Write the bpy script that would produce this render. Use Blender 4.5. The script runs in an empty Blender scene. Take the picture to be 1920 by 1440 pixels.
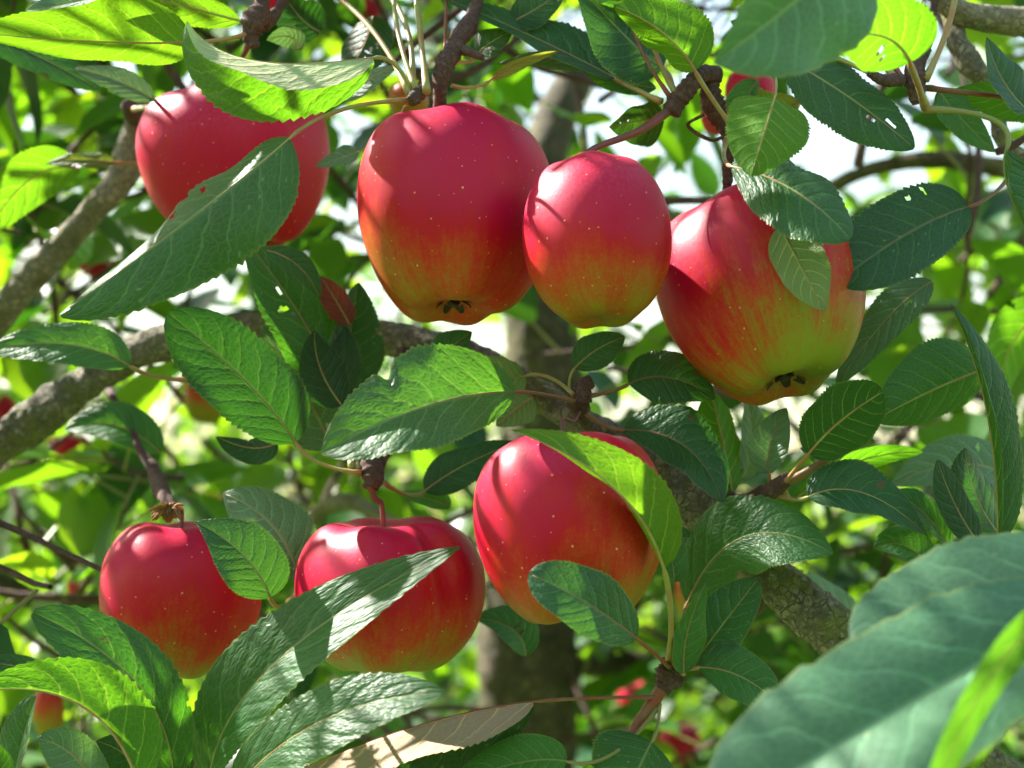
import bpy, math, random
import numpy as np
from mathutils import Vector, Matrix, Quaternion, noise as mnoise

random.seed(11)
rng = np.random.default_rng(11)
SC = bpy.context.scene
COL = SC.collection

# ------------------------------------------------------------------ camera
PITCH = math.radians(8.0)
CAM = Vector((0.0, 0.0, 1.70))
FPX = 1920 * 50.0 / 36.0
D0 = 0.58                                   # distance of the fruit cluster
AX = Vector((1, 0, 0)); AF = Vector((0, math.cos(PITCH), math.sin(PITCH))); AU = Vector((0, -math.sin(PITCH), math.cos(PITCH)))
cam_d = bpy.data.cameras.new("camera")
cam = bpy.data.objects.new("camera", cam_d); COL.objects.link(cam)
cam.location = CAM
cam.rotation_euler = (math.radians(90) + PITCH, 0, 0)
cam_d.lens = 50.0; cam_d.sensor_width = 36.0
cam_d.clip_start = 0.02; cam_d.clip_end = 3000
cam_d.dof.use_dof = True
cam_d.dof.focus_distance = 0.555
cam_d.dof.aperture_fstop = 7.8
SC.camera = cam

# ------------------------------------------------------------------ light
SUN_FROM = Vector((-0.64, 0.30, 0.70)).normalized()
SUN_EL = math.asin(SUN_FROM.z)
SUN_AZ = math.atan2(SUN_FROM.x, SUN_FROM.y)      # clockwise from +Y
W = bpy.data.worlds.new("World"); SC.world = W; W.use_nodes = True
wn = W.node_tree.nodes; wl_ = W.node_tree.links
for n in list(wn): wn.remove(n)
sky = wn.new("ShaderNodeTexSky"); sky.sky_type = 'NISHITA'; sky.sun_disc = False
sky.sun_elevation = SUN_EL; sky.sun_rotation = SUN_AZ
sky.air_density = 2.0; sky.dust_density = 2.0; sky.ozone_density = 0.0
bgn = wn.new("ShaderNodeBackground"); bgn.inputs['Strength'].default_value = 0.08
wo = wn.new("ShaderNodeOutputWorld")
wl_.new(sky.outputs[0], bgn.inputs[0]); wl_.new(bgn.outputs[0], wo.inputs[0])
sun_d = bpy.data.lights.new("sun", 'SUN'); sun_d.energy = 5.0; sun_d.angle = math.radians(0.53); sun_d.color = (1.0, 0.95, 0.86)
sun = bpy.data.objects.new("sun", sun_d); COL.objects.link(sun)
sun.rotation_euler = SUN_FROM.to_track_quat('Z', 'Y').to_euler()
sun.location = (-3, 3, 6)
SC.view_settings.view_transform = 'Standard'; SC.view_settings.look = 'None'
SC.view_settings.gamma = 1.0; SC.view_settings.exposure = 2.0
SC.view_settings.use_curve_mapping = False
SC.render.engine = 'CYCLES'
SC.cycles.use_denoising = True
SC.cycles.use_adaptive_sampling = True; SC.cycles.adaptive_threshold = 0.04
SC.cycles.max_bounces = 4; SC.cycles.diffuse_bounces = 2; SC.cycles.transmission_bounces = 4; SC.cycles.glossy_bounces = 2
SC.cycles.sample_clamp_indirect = 6.0

# ------------------------------------------------------------------ helpers
def P(px, py, cm=0.0, d=None):
    """a point of the place: sight-line of the photo, cm behind the fruit plane"""
    if d is None: d = D0 + cm / 100.0
    return CAM + AF * d + AX * ((px - 960) / FPX * d) - AU * ((py - 720) / FPX * d)

def link(o, parent=None):
    COL.objects.link(o)
    if parent is not None: o.parent = parent
    return o

def wloc(o):
    p = Vector(o.location)
    while o.parent is not None:
        o = o.parent; p += o.location
    return p

def empty(name, loc, label, cat, group=None):
    o = bpy.data.objects.new(name, None); o.empty_display_size = 0.05
    o.location = loc; COL.objects.link(o)
    o['label'] = label; o['category'] = cat
    if group: o['group'] = group
    return o

def mesh_obj(name, verts, faces, mats, parent=None, origin=None, smooth=True, fmat=None, uvs=None, kind=None, label=None):
    """verts in world coordinates; origin = where the object's own origin goes"""
    origin = Vector(origin) if origin is not None else Vector(verts[0])
    me = bpy.data.meshes.new(name)
    va = np.asarray([tuple(v) for v in verts], dtype=np.float64) - np.array(origin)
    me.from_pydata(va.tolist(), [], faces)
    for m in (mats if isinstance(mats, (list, tuple)) else [mats]): me.materials.append(m)
    if fmat is not None: me.polygons.foreach_set('material_index', fmat)
    me.polygons.foreach_set('use_smooth', [smooth] * len(me.polygons))
    if uvs is not None:
        ul = me.uv_layers.new(name="UVMap")
        li = np.zeros(len(me.loops), dtype=np.int32); me.loops.foreach_get('vertex_index', li)
        ul.data.foreach_set('uv', np.asarray(uvs, dtype=np.float32)[li].ravel())
    me.update()
    o = bpy.data.objects.new(name, me)
    o.location = origin - (wloc(parent) if parent is not None else Vector((0, 0, 0)))
    link(o, parent)
    if kind: o['kind'] = kind
    if label: o['label'] = label
    return o

def catmull(pts, n):
    """pts: list of lists of floats; returns n*(len-1)+1 samples"""
    a = np.asarray(pts, float); a = np.vstack([2 * a[0] - a[1], a, 2 * a[-1] - a[-2]])
    out = []
    for i in range(1, len(a) - 2):
        for k in range(n):
            t = k / n
            out.append(0.5 * ((2 * a[i]) + (-a[i-1] + a[i+1]) * t + (2*a[i-1] - 5*a[i] + 4*a[i+1] - a[i+2]) * t*t + (-a[i-1] + 3*a[i] - 3*a[i+1] + a[i+2]) * t**3))
    out.append(a[-2])
    return np.array(out)

def tube(pts, rad, seg=10, rough=0.0, rfreq=60.0, cap=True, seed=0.0, lump=0.0):
    """pts Nx3, rad N -> verts, faces"""
    pts = np.asarray(pts, float); n = len(pts)
    tan = np.gradient(pts, axis=0); tan /= np.linalg.norm(tan, axis=1)[:, None] + 1e-12
    ref = np.array([0.31, 0.2, 0.93]); 
    if abs(tan[0] @ ref) > 0.9: ref = np.array([0.9, 0.3, 0.1])
    nrm = ref - tan[0] * (ref @ tan[0]); nrm /= np.linalg.norm(nrm)
    V = []; Fc = []
    for i in range(n):
        nrm = nrm - tan[i] * (nrm @ tan[i]); nrm /= np.linalg.norm(nrm)
        bn = np.cross(tan[i], nrm)
        for k in range(seg):
            a = 2 * math.pi * k / seg
            dirv = math.cos(a) * nrm + math.sin(a) * bn
            r = rad[i]
            if rough > 0:
                q = Vector(pts[i] + dirv * r) * rfreq
                r *= 1 + rough * mnoise.noise(q + Vector((seed, 0, 0))) + 0.55 * rough * mnoise.noise(q * 2.7 + Vector((seed, 3, 0))) + 0.4 * rough * mnoise.noise(q * 5.5 + Vector((seed, 5, 2)))
                if lump: r *= 1 + lump * mnoise.noise(Vector(pts[i] + dirv * r) * rfreq * 0.25 + Vector((seed, 9, 1)))
            V.append(pts[i] + dirv * r)
    for i in range(n - 1):
        for k in range(seg):
            a0 = i * seg + k; a1 = i * seg + (k + 1) % seg
            Fc.append((a0, a1, a1 + seg, a0 + seg))
    if cap:
        for e, off, rev in ((0, 0, True), (n - 1, (n - 1) * seg, False)):
            V.append(pts[e]); c = len(V) - 1
            for k in range(seg):
                q = (off + k, off + (k + 1) % seg, c)
                Fc.append(q[::-1] if rev else q)
    return V, Fc

def merge(lst):
    V = []; Fc = []
    for v, f in lst:
        o = len(V); V += list(v); Fc += [tuple(i + o for i in q) for q in f]
    return V, Fc

# ------------------------------------------------------------------ materials
class NT:
    def __init__(s, name):
        s.m = bpy.data.materials.new(name); s.m.use_nodes = True
        s.t = s.m.node_tree; s.n = s.t.nodes; s.l = s.t.links
        for x in list(s.n): s.n.remove(x)
        s.out = s.n.new("ShaderNodeOutputMaterial")
    def new(s, t, **kw):
        x = s.n.new(t)
        for k, v in kw.items(): setattr(x, k, v)
        return x
    def put(s, sock, v):
        if isinstance(v, bpy.types.NodeSocket): s.l.new(v, sock)
        elif v is not None:
            try: sock.default_value = v
            except Exception: sock.default_value = (*v, 1.0)
    def m_(s, op, a, b=None, c=None, clamp=False):
        x = s.new("ShaderNodeMath", operation=op); x.use_clamp = clamp
        s.put(x.inputs[0], a)
        if b is not None: s.put(x.inputs[1], b)
        if c is not None: s.put(x.inputs[2], c)
        return x.outputs[0]
    def ss(s, v, a, b, o0=0.0, o1=1.0):
        x = s.new("ShaderNodeMapRange", interpolation_type='SMOOTHSTEP')
        s.put(x.inputs['Value'], v); s.put(x.inputs['From Min'], a); s.put(x.inputs['From Max'], b)
        s.put(x.inputs['To Min'], o0); s.put(x.inputs['To Max'], o1)
        return x.outputs['Result']
    def mix(s, f, a, b, mode='MIX'):
        x = s.new("ShaderNodeMix", data_type='RGBA', blend_type=mode)
        s.put(x.inputs[0], f)
        s.put(x.inputs[6], (*a, 1) if isinstance(a, tuple) and len(a) == 3 else a)
        s.put(x.inputs[7], (*b, 1) if isinstance(b, tuple) and len(b) == 3 else b)
        return x.outputs[2]
    def noise(s, vec, scale, detail=3.0, rough=0.55, out='Fac'):
        x = s.new("ShaderNodeTexNoise"); s.put(x.inputs['Vector'], vec); x.inputs['Scale'].default_value = scale
        x.inputs['Detail'].default_value = detail; x.inputs['Roughness'].default_value = rough
        return x.outputs[out]
    def bump(s, h, strength, dist, normal=None):
        x = s.new("ShaderNodeBump"); s.put(x.inputs['Height'], h); x.inputs['Strength'].default_value = strength
        x.inputs['Distance'].default_value = dist
        if normal is not None: s.l.new(normal, x.inputs['Normal'])
        return x.outputs[0]
    def principled(s, **kw):
        x = s.new("ShaderNodeBsdfPrincipled")
        for k, v in kw.items(): s.put(x.inputs[k.replace('_', ' ')], v)
        return x
    def done(s, sh):
        s.l.new(sh, s.out.inputs[0]); return s.m

def leaf_mat(name, top, under, trans, tw=0.42, rough=0.38, veins=True, spots=0.5, gloss=0.5, autumn=0.0, relief=0.00045):
    T = NT(name)
    uv = T.new("ShaderNodeUVMap").outputs[0]
    sep = T.new("ShaderNodeSeparateXYZ"); T.l.new(uv, sep.inputs[0])
    tc = T.new("ShaderNodeTexCoord").outputs['Object']
    info = T.new("ShaderNodeObjectInfo").outputs['Random']
    att = T.new("ShaderNodeAttribute", attribute_name="rnd").outputs['Fac']
    rnd = T.m_('FRACT', T.m_('ADD', info, att))
    s = T.m_('SUBTRACT', T.m_('MULTIPLY', sep.outputs[0], 2.0), 1.0)
    au = T.m_('ABSOLUTE', s)
    v = sep.outputs[1]
    geo = T.new("ShaderNodeNewGeometry").outputs['Backfacing']
    n1 = T.noise(tc, 45.0, 3.0)
    hue = T.ss(rnd, 0.0, 1.0, 0.65, 1.4)
    topc = T.mix(T.ss(n1, 0.3, 0.75), tuple(c * 0.82 for c in top), tuple(c * 1.2 for c in top))
    topc = T.mix(1.0, topc, T.new("ShaderNodeCombineColor").outputs[0], 'MIX') if False else topc
    undc = under
    trc = T.mix(rnd, tuple(np.array(trans) * np.array((0.72, 0.92, 0.8))), tuple(np.array(trans) * np.array((1.25, 1.05, 1.0))))
    normal = None
    if veins:
        side = T.m_('GREATER_THAN', s, 0.0)
        q = T.m_('SUBTRACT', v, T.m_('MULTIPLY', T.m_('POWER', au, 1.3), 0.24))
        q = T.m_('ADD', T.m_('MULTIPLY', q, 7.5), T.m_('MULTIPLY', side, 0.37))
        q = T.m_('ADD', q, T.m_('MULTIPLY', T.m_('SUBTRACT', T.noise(tc, 60.0, 3.0), 0.5), 0.9))
        fr = T.m_('ABSOLUTE', T.m_('SUBTRACT', T.m_('FRACT', q), 0.5))          # 0 on a lateral vein
        wv = T.ss(au, 0.0, 1.0, 0.055, 0.025)
        lat = T.m_('SUBTRACT', 1.0, T.ss(fr, 0.01, T.m_('MULTIPLY', wv, 1.6)))
        lat = T.m_('MULTIPLY', lat, T.ss(au, 0.98, 0.75))
        mid = T.m_('SUBTRACT', 1.0, T.ss(au, 0.012, T.ss(v, 0.0, 1.0, 0.07, 0.05)))
        vx = T.new("ShaderNodeCombineXYZ"); T.put(vx.inputs[0], T.m_('ADD', T.m_('MULTIPLY', s, 0.30), T.m_('MULTIPLY', info, 7.0))); T.put(vx.inputs[1], T.m_('SUBTRACT', v, T.m_('MULTIPLY', au, 0.12)))
        vo = T.new("ShaderNodeTexVoronoi", feature='DISTANCE_TO_EDGE', voronoi_dimensions='2D'); T.l.new(vx.outputs[0], vo.inputs['Vector']); vo.inputs['Scale'].default_value = 30.0
        net = T.m_('SUBTRACT', 1.0, T.ss(vo.outputs['Distance'], 0.0, 0.13))
        veinm = T.m_('MAXIMUM', mid, T.m_('MULTIPLY', lat, 0.75))
        veinm2 = T.m_('MAXIMUM', veinm, T.m_('MULTIPLY', net, 0.32))
        topc = T.mix(T.m_('MULTIPLY', veinm2, 0.55), topc, tuple(min(1, c * 2.6 + 0.04) for c in top))
        undc = T.mix(T.m_('MULTIPLY', T.m_('MAXIMUM', veinm, T.m_('MULTIPLY', net, 0.12)), 0.95), under, (under[0] * 1.7 + 0.16, under[1] * 1.4 + 0.17, under[2] * 1.3 + 0.03))
        trc = T.mix(T.m_('MULTIPLY', veinm2, 0.8), trc, tuple(np.minimum(np.array(trans) * np.array((2.6, 1.5, 4.0)), 0.9)))
        # small pale and brown blemishes, their own shape
        vs = T.new("ShaderNodeTexVoronoi", feature='F1', voronoi_dimensions='2D'); T.l.new(vx.outputs[0], vs.inputs['Vector']); vs.inputs['Scale'].default_value = 7.0
        spot = T.m_('MULTIPLY', T.m_('SUBTRACT', 1.0, T.ss(vs.outputs['Distance'], 0.03, 0.08)), T.m_('GREATER_THAN', T.noise(tc, 31.0, 1.0), 0.55))
        topc = T.mix(T.m_('MULTIPLY', spot, spots), topc, (0.32, 0.34, 0.18))
        nec = T.m_('MULTIPLY', T.ss(T.noise(tc, 55.0, 4.0, 0.6), 0.70, 0.73), 0.8)
        topc = T.mix(nec, topc, (0.14, 0.075, 0.025)); undc = T.mix(nec, undc, (0.16, 0.09, 0.03)); trc = T.mix(nec, trc, (0.16, 0.07, 0.01))
        edge = T.ss(au, 0.93, 1.0)
        topc = T.mix(T.m_('MULTIPLY', edge, 0.5), topc, (0.22, 0.26, 0.05))
        undc = T.mix(T.m_('MULTIPLY', edge, 0.5), undc, (0.30, 0.28, 0.06))
        # relief: pillowed between veins, crinkled net
        pil = T.m_('MULTIPLY', T.ss(fr, 0.0, 0.28), T.ss(au, 0.0, 0.12))
        cr = T.ss(vo.outputs['Distance'], 0.0, 0.35)
        big = T.new("ShaderNodeTexVoronoi", feature='F1', voronoi_dimensions='2D'); T.l.new(vx.outputs[0], big.inputs['Vector']); big.inputs['Scale'].default_value = 17.0
        h = T.m_('ADD', T.m_('MULTIPLY', pil, 0.55), T.m_('MULTIPLY', cr, 0.22))
        h = T.m_('ADD', h, T.m_('MULTIPLY', big.outputs['Distance'], -0.5))
        normal = T.bump(h, 1.0, relief)
    if autumn > 0:
        am = T.m_('MULTIPLY', T.ss(T.noise(tc, 28.0, 3.0), 0.42, 0.62), autumn)
        topc = T.mix(am, topc, (0.28, 0.10, 0.03)); undc = T.mix(am, undc, (0.36, 0.20, 0.09))
        trc = T.mix(am, trc, (0.5, 0.16, 0.02))
    topv = T.new("ShaderNodeVectorMath", operation='SCALE'); T.put(topv.inputs[0], topc); T.put(topv.inputs['Scale'], hue)
    colr = T.mix(geo, topv.outputs[0], undc)
    rgh = T.m_('ADD', T.m_('MULTIPLY', geo, 0.25), T.m_('ADD', rough - 0.05, T.m_('MULTIPLY', n1, 0.12)))
    spc = T.m_('SUBTRACT', gloss, T.m_('MULTIPLY', geo, gloss * 0.6))
    pr = T.principled(Base_Color=colr, Roughness=rgh)
    T.put(pr.inputs['Specular IOR Level'], spc)
    tr = T.new("ShaderNodeBsdfTranslucent"); T.put(tr.inputs['Color'], trc)
    if normal is not None:
        T.l.new(normal, pr.inputs['Normal']); T.l.new(normal, tr.inputs['Normal'])
    mx = T.new("ShaderNodeMixShader"); mx.inputs[0].default_value = tw
    T.l.new(pr.outputs[0], mx.inputs[1]); T.l.new(tr.outputs[0], mx.inputs[2])
    return T.done(mx.outputs[0])

def wood_mat(name, c1, c2, lichen=0.0, moss=0.0, scale=1.0, bumpd=0.0012):
    T = NT(name)
    tc = T.new("ShaderNodeTexCoord").outputs['Object']
    n1 = T.noise(tc, 90 * scale, 6.0, 0.7); n2 = T.noise(tc, 260 * scale, 4.0, 0.7); n3 = T.noise(tc, 24 * scale, 3.0)
    c = T.mix(T.ss(n1, 0.3, 0.7), c1, c2)
    c = T.mix(T.ss(n2, 0.55, 0.75), c, tuple(x * 0.45 for x in c1))
    h = T.m_('ADD', n1, T.m_('MULTIPLY', n2, 0.5))
    vc = T.new("ShaderNodeTexVoronoi", feature='DISTANCE_TO_EDGE'); T.l.new(tc, vc.inputs['Vector']); vc.inputs['Scale'].default_value = 150 * scale
    crk = T.m_('MULTIPLY', T.ss(vc.outputs['Distance'], 0.10, 0.0), T.ss(n1, 0.4, 0.6))
    c = T.mix(T.m_('MULTIPLY', crk, 0.8), c, tuple(x * 0.3 for x in c1)); h = T.m_('SUBTRACT', h, T.m_('MULTIPLY', crk, 0.5))
    if moss:
        mk = T.m_('MULTIPLY', T.ss(T.m_('ADD', n3, T.m_('MULTIPLY', n2, 0.5)), 0.74, 0.86), moss)
        c = T.mix(mk, c, (0.15, 0.165, 0.03)); h = T.m_('ADD', h, T.m_('MULTIPLY', mk, 0.5))
    if lichen:
        lk = T.m_('MULTIPLY', T.ss(T.noise(tc, 110 * scale, 6.0, 0.75), 0.57, 0.63), T.ss(n3, 0.4, 0.6))
        lk = T.m_('MULTIPLY', lk, lichen)
        c = T.mix(lk, c, (0.44, 0.46, 0.33)); h = T.m_('ADD', h, T.m_('MULTIPLY', lk, 0.3))
    pr = T.principled(Base_Color=c, Roughness=0.85)
    T.l.new(T.bump(h, 0.9, bumpd), pr.inputs['Normal'])
    return T.done(pr.outputs[0])

def stalk_mat(name, a, b, rough=0.45):
    T = NT(name)
    tc = T.new("ShaderNodeTexCoord").outputs['Object']
    n = T.noise(tc, 90.0, 3.0)
    g = T.noise(tc, 700.0, 2.0)
    c = T.mix(T.ss(n, 0.35, 0.65), a, b)
    pr = T.principled(Base_Color=c, Roughness=rough)
    T.l.new(T.bump(g, 0.4, 0.0003), pr.inputs['Normal'])
    return T.done(pr.outputs[0])

def apple_mat(name, half, green=0.35, gdir=(0, 0, 0), gamt=0.0, seed=0.0, pink=0.4, streak=0.4, base_z=-0.55, soft=0.75, bloom_sheen=(0.54, 0.014, 0.11)):
    """green..crimson skin: ground colour low and on the side that never saw the sun"""
    T = NT(name)
    tc = T.new("ShaderNodeTexCoord").outputs['Object']
    nv = T.new("ShaderNodeVectorMath", operation='MULTIPLY'); T.l.new(tc, nv.inputs[0]); nv.inputs[1].default_value = (1/half[0], 1/half[0], 1/half[1])
    off = T.new("ShaderNodeVectorMath", operation='ADD'); T.l.new(nv.outputs[0], off.inputs[0]); off.inputs[1].default_value = (seed, seed * 0.7, seed * 1.3)
    sp = T.new("ShaderNodeSeparateXYZ"); T.l.new(nv.outputs[0], sp.inputs[0])
    z = sp.outputs[2]
    # meridian coordinates for streaks
    hz = T.new("ShaderNodeVectorMath", operation='MULTIPLY'); T.l.new(nv.outputs[0], hz.inputs[0]); hz.inputs[1].default_value = (1, 1, 0)
    nh = T.new("ShaderNodeVectorMath", operation='NORMALIZE'); T.l.new(hz.outputs[0], nh.inputs[0])
    st = T.new("ShaderNodeVectorMath", operation='ADD'); T.l.new(nh.outputs[0], st.inputs[0])
    cz = T.new("ShaderNodeCombineXYZ"); T.put(cz.inputs[2], T.m_('MULTIPLY', z, 0.22)); cz.inputs[0].default_value = seed
    T.l.new(cz.outputs[0], st.inputs[1])
    strk = T.noise(st.outputs[0], 7.0, 5.0, 0.65)
    strk2 = T.noise(st.outputs[0], 26.0, 4.0, 0.7)
    blot = T.noise(off.outputs[0], 1.6, 3.0)
    fine = T.noise(off.outputs[0], 75.0, 3.0, 0.7)
    mott = T.noise(off.outputs[0], 22.0, 4.0, 0.7)
    red = T.ss(z, base_z - 0.30, base_z + soft, 0.0, 1.0)
    dt = T.new("ShaderNodeVectorMath", operation='DOT_PRODUCT'); T.l.new(nv.outputs[0], dt.inputs[0]); dt.inputs[1].default_value = gdir
    red = T.m_('SUBTRACT', red, T.m_('MULTIPLY', T.ss(dt.outputs['Value'], 0.15, 0.95), gamt))
    red = T.m_('ADD', red, T.m_('MULTIPLY', T.m_('SUBTRACT', strk, 0.5), streak))
    red = T.m_('ADD', red, T.m_('MULTIPLY', T.m_('SUBTRACT', strk2, 0.5), streak * 0.7))
    red = T.m_('ADD', red, T.m_('MULTIPLY', T.m_('SUBTRACT', blot, 0.5), 0.75))
    red = T.m_('ADD', red, T.m_('MULTIPLY', T.m_('SUBTRACT', mott, 0.5), 0.40))
    red = T.m_('ADD', red, T.m_('MULTIPLY', T.m_('SUBTRACT', fine, 0.5), 0.36), clamp=True)
    cr = T.new("ShaderNodeValToRGB"); T.l.new(red, cr.inputs[0])
    e = cr.color_ramp.elements
    e[0].position = 0.0; e[0].color = (0.21, 0.28, 0.018, 1)
    e[1].position = 1.0; e[1].color = (0.47, 0.003, 0.042, 1)
    for p, c in ((0.25, (0.26, 0.215, 0.016)), (0.42, (0.37, 0.125, 0.013)), (0.60, (0.48, 0.045, 0.010)), (0.80, (0.50, 0.005, 0.015))):
        x = e.new(p); x.color = (*c, 1)
    col = cr.outputs[0]
    # waxy coat towards the shoulders with pink sky sheen painted in, in fine mottles
    bl = T.m_('MULTIPLY', T.m_('MULTIPLY', T.ss(z, -0.1, 0.9), T.ss(mott, 0.3, 0.7)), pink)
    col = T.mix(bl, col, bloom_sheen)
    # lenticels
    vo = T.new("ShaderNodeTexVoronoi", feature='F1'); T.l.new(tc, vo.inputs['Vector']); vo.inputs['Scale'].default_value = 320.0
    rsep = T.new("ShaderNodeSeparateColor"); T.l.new(vo.outputs['Color'], rsep.inputs[0])
    rad = T.m_('ADD', 0.04, T.m_('MULTIPLY', T.m_('POWER', rsep.outputs[0], 2.0), 0.16))
    dot = T.m_('SUBTRACT', 1.0, T.ss(vo.outputs['Distance'], T.m_('MULTIPLY', rad, 0.5), rad))
    dot = T.m_('MULTIPLY', dot, T.m_('ADD', 0.30, T.m_('MULTIPLY', rsep.outputs[1], 0.6)))
    col = T.mix(dot, col, (0.80, 0.46, 0.26))
    # scuffs and small bruises
    sc_ = T.m_('MULTIPLY', T.ss(T.noise(off.outputs[0], 4.5, 4.0, 0.75), 0.66, 0.74), 0.35)
    col = T.mix(sc_, col, (0.30, 0.10, 0.04))
    # russet in the basin ends
    rr = T.new("ShaderNodeVectorMath", operation='LENGTH'); T.l.new(hz.outputs[0], rr.inputs[0])
    rus = T.m_('MULTIPLY', T.m_('MULTIPLY', T.ss(rr.outputs['Value'], 0.26, 0.10), T.ss(strk2, 0.4, 0.6)), 0.55)
    col = T.mix(rus, col, (0.20, 0.13, 0.04))
    h = T.m_('ADD', T.m_('MULTIPLY', mott, 0.4), T.m_('MULTIPLY', strk2, 0.25))
    pr = T.principled(Base_Color=col, Roughness=T.ss(mott, 0.2, 0.8, 0.38, 0.48))
    T.put(pr.inputs['Specular IOR Level'], 0.28)
    T.l.new(T.bump(h, 0.25, 0.0006), pr.inputs['Normal'])
    return T.done(pr.outputs[0])

GREEN = leaf_mat("leaf_green", (0.026, 0.092, 0.026), (0.045, 0.13, 0.026), (0.13, 0.42, 0.012), tw=0.30, rough=0.48, gloss=0.45)
DEEP = leaf_mat("leaf_deep_green", (0.018, 0.068, 0.023), (0.034, 0.10, 0.024), (0.07, 0.26, 0.012), tw=0.22, rough=0.46, gloss=0.40)
FRESH = leaf_mat("leaf_fresh", (0.045, 0.14, 0.018), (0.09, 0.22, 0.025), (0.19, 0.50, 0.010), tw=0.40)
PALE = leaf_mat("leaf_pale", (0.065, 0.135, 0.072), (0.20, 0.27, 0.14), (0.18, 0.40, 0.06), tw=0.22, rough=0.5, gloss=0.6)
TEAL = leaf_mat("leaf_teal", (0.058, 0.158, 0.074), (0.16, 0.24, 0.13), (0.12, 0.36, 0.05), tw=0.12, rough=0.5, gloss=0.55, relief=0.00012)
LIGHTU = leaf_mat("leaf_felted", (0.045, 0.14, 0.03), (0.46, 0.46, 0.30), (0.20, 0.56, 0.012), tw=0.36, rough=0.5)
BUFF = leaf_mat("leaf_buff_edge", (0.016, 0.058, 0.022), (0.42, 0.31, 0.22), (0.05, 0.18, 0.012), tw=0.15, rough=0.5, gloss=0.35)
DRY = leaf_mat("leaf_dry", (0.16, 0.025, 0.014), (0.22, 0.05, 0.03), (0.5, 0.07, 0.02), tw=0.35, autumn=0.4)
TURN = leaf_mat("leaf_turning", (0.05, 0.12, 0.03), (0.20, 0.26, 0.10), (0.38, 0.5, 0.03), autumn=0.55)
FAR = leaf_mat("foliage_far_lit", (0.022, 0.08, 0.02), (0.07, 0.14, 0.04), (0.30, 0.58, 0.012), tw=0.42, veins=False)  # far leaves in sunlit tone, the brightness put into the colour
FARD = leaf_mat("foliage_far_shaded", (0.014, 0.055, 0.020), (0.045, 0.10, 0.035), (0.08, 0.26, 0.010), tw=0.2, veins=False)  # same far leaves in darker tone, shade put into the colour
SOFT = {}
BARK = wood_mat("bark_mossy", (0.07, 0.06, 0.042), (0.32, 0.29, 0.20), lichen=0.9, moss=0.7, scale=1.6, bumpd=0.002)
BARKP = wood_mat("bark_pale", (0.13, 0.11, 0.07), (0.38, 0.33, 0.22), lichen=0.7, moss=0.5, scale=1.5, bumpd=0.002)
TRUNKM = wood_mat("bark_trunk", (0.03, 0.025, 0.018), (0.15, 0.115, 0.07), lichen=0.25, moss=0.25, scale=0.5, bumpd=0.004)
TWIG = wood_mat("twig_bark", (0.055, 0.026, 0.024), (0.14, 0.075, 0.06), lichen=0.12, scale=2.5, bumpd=0.0005)
STALK = stalk_mat("petiole", (0.30, 0.30, 0.09), (0.34, 0.17, 0.07))
STALKR = stalk_mat("petiole_red", (0.26, 0.045, 0.03), (0.20, 0.12, 0.05))
STALKG = stalk_mat("petiole_green", (0.20, 0.26, 0.07), (0.26, 0.22, 0.07))
STEM = stalk_mat("fruit_stem", (0.20, 0.05, 0.045), (0.12, 0.05, 0.04))
CALYX = stalk_mat("calyx", (0.035, 0.028, 0.016), (0.06, 0.045, 0.02), 0.8)

# ------------------------------------------------------------------ ground
def ground():
    T = NT("grass_ground")
    tc = T.new("ShaderNodeTexCoord").outputs['Object']
    a = T.noise(tc, 0.7, 4.0); b = T.noise(tc, 9.0, 5.0, 0.7)
    c = T.mix(T.ss(a, 0.35, 0.65), (0.045, 0.105, 0.018), (0.10, 0.155, 0.03))
    c = T.mix(T.ss(b, 0.5, 0.75), c, (0.16, 0.16, 0.05))
    pr = T.principled(Base_Color=c, Roughness=0.9)
    T.l.new(T.bump(b, 0.8, 0.05), pr.inputs['Normal'])
    m = T.done(pr.outputs[0])
    n = 40; V = []; Fc = []
    for j in range(n + 1):
        for i in range(n + 1):
            x = (i / n - 0.5) * 2; y = (j / n - 0.5) * 2
            X = math.copysign(abs(x) ** 2.2, x) * 900; Y = math.copysign(abs(y) ** 2.2, y) * 900
            V.append((X, Y, 0.05 * mnoise.noise(Vector((X * 0.2, Y * 0.2, 0)))))
    for j in range(n):
        for i in range(n):
            a0 = j * (n + 1) + i; Fc.append((a0, a0 + 1, a0 + n + 2, a0 + n + 1))
    o = mesh_obj("ground", V, Fc, m, origin=(0, 0, 0)); o['kind'] = 'structure'
ground()

# ------------------------------------------------------------------ the apple tree in front
TREE = empty("apple_tree", P(985, 720, d=1.45).to_2d().to_3d(), "apple tree whose mossy limbs, sharp green leaves and dark trunk fill the view", "tree")

def limb(name, spec, mat, parent=TREE, seg=20, n=14, rough=0.09, rfreq=90, lump=0.2, label=None, scale_d=True):
    """spec rows: px, py, cm, width_px (apparent)"""
    pts = []; rad = []
    rows = catmull(spec, n)
    for px, py, cm, w in rows:
        d = D0 + cm / 100.0
        pts.append(np.array(P(px, py, cm))); rad.append(max(w, 1.0) * 0.5 / FPX * d)
    if name == 'spur':
        acc = 0.0
        for i in range(1, len(pts)):
            acc += np.linalg.norm(pts[i] - pts[i-1]); rad[i] *= 1 + 0.07 * math.sin(acc * 2100 + 2 * mnoise.noise(Vector((acc * 300, spec[0][0], 0))))
    V, Fc = tube(pts, rad, seg, rough, rfreq, seed=spec[0][0] * 0.01, lump=lump)
    return mesh_obj(name, V, Fc, mat, parent, label=label)

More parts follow.
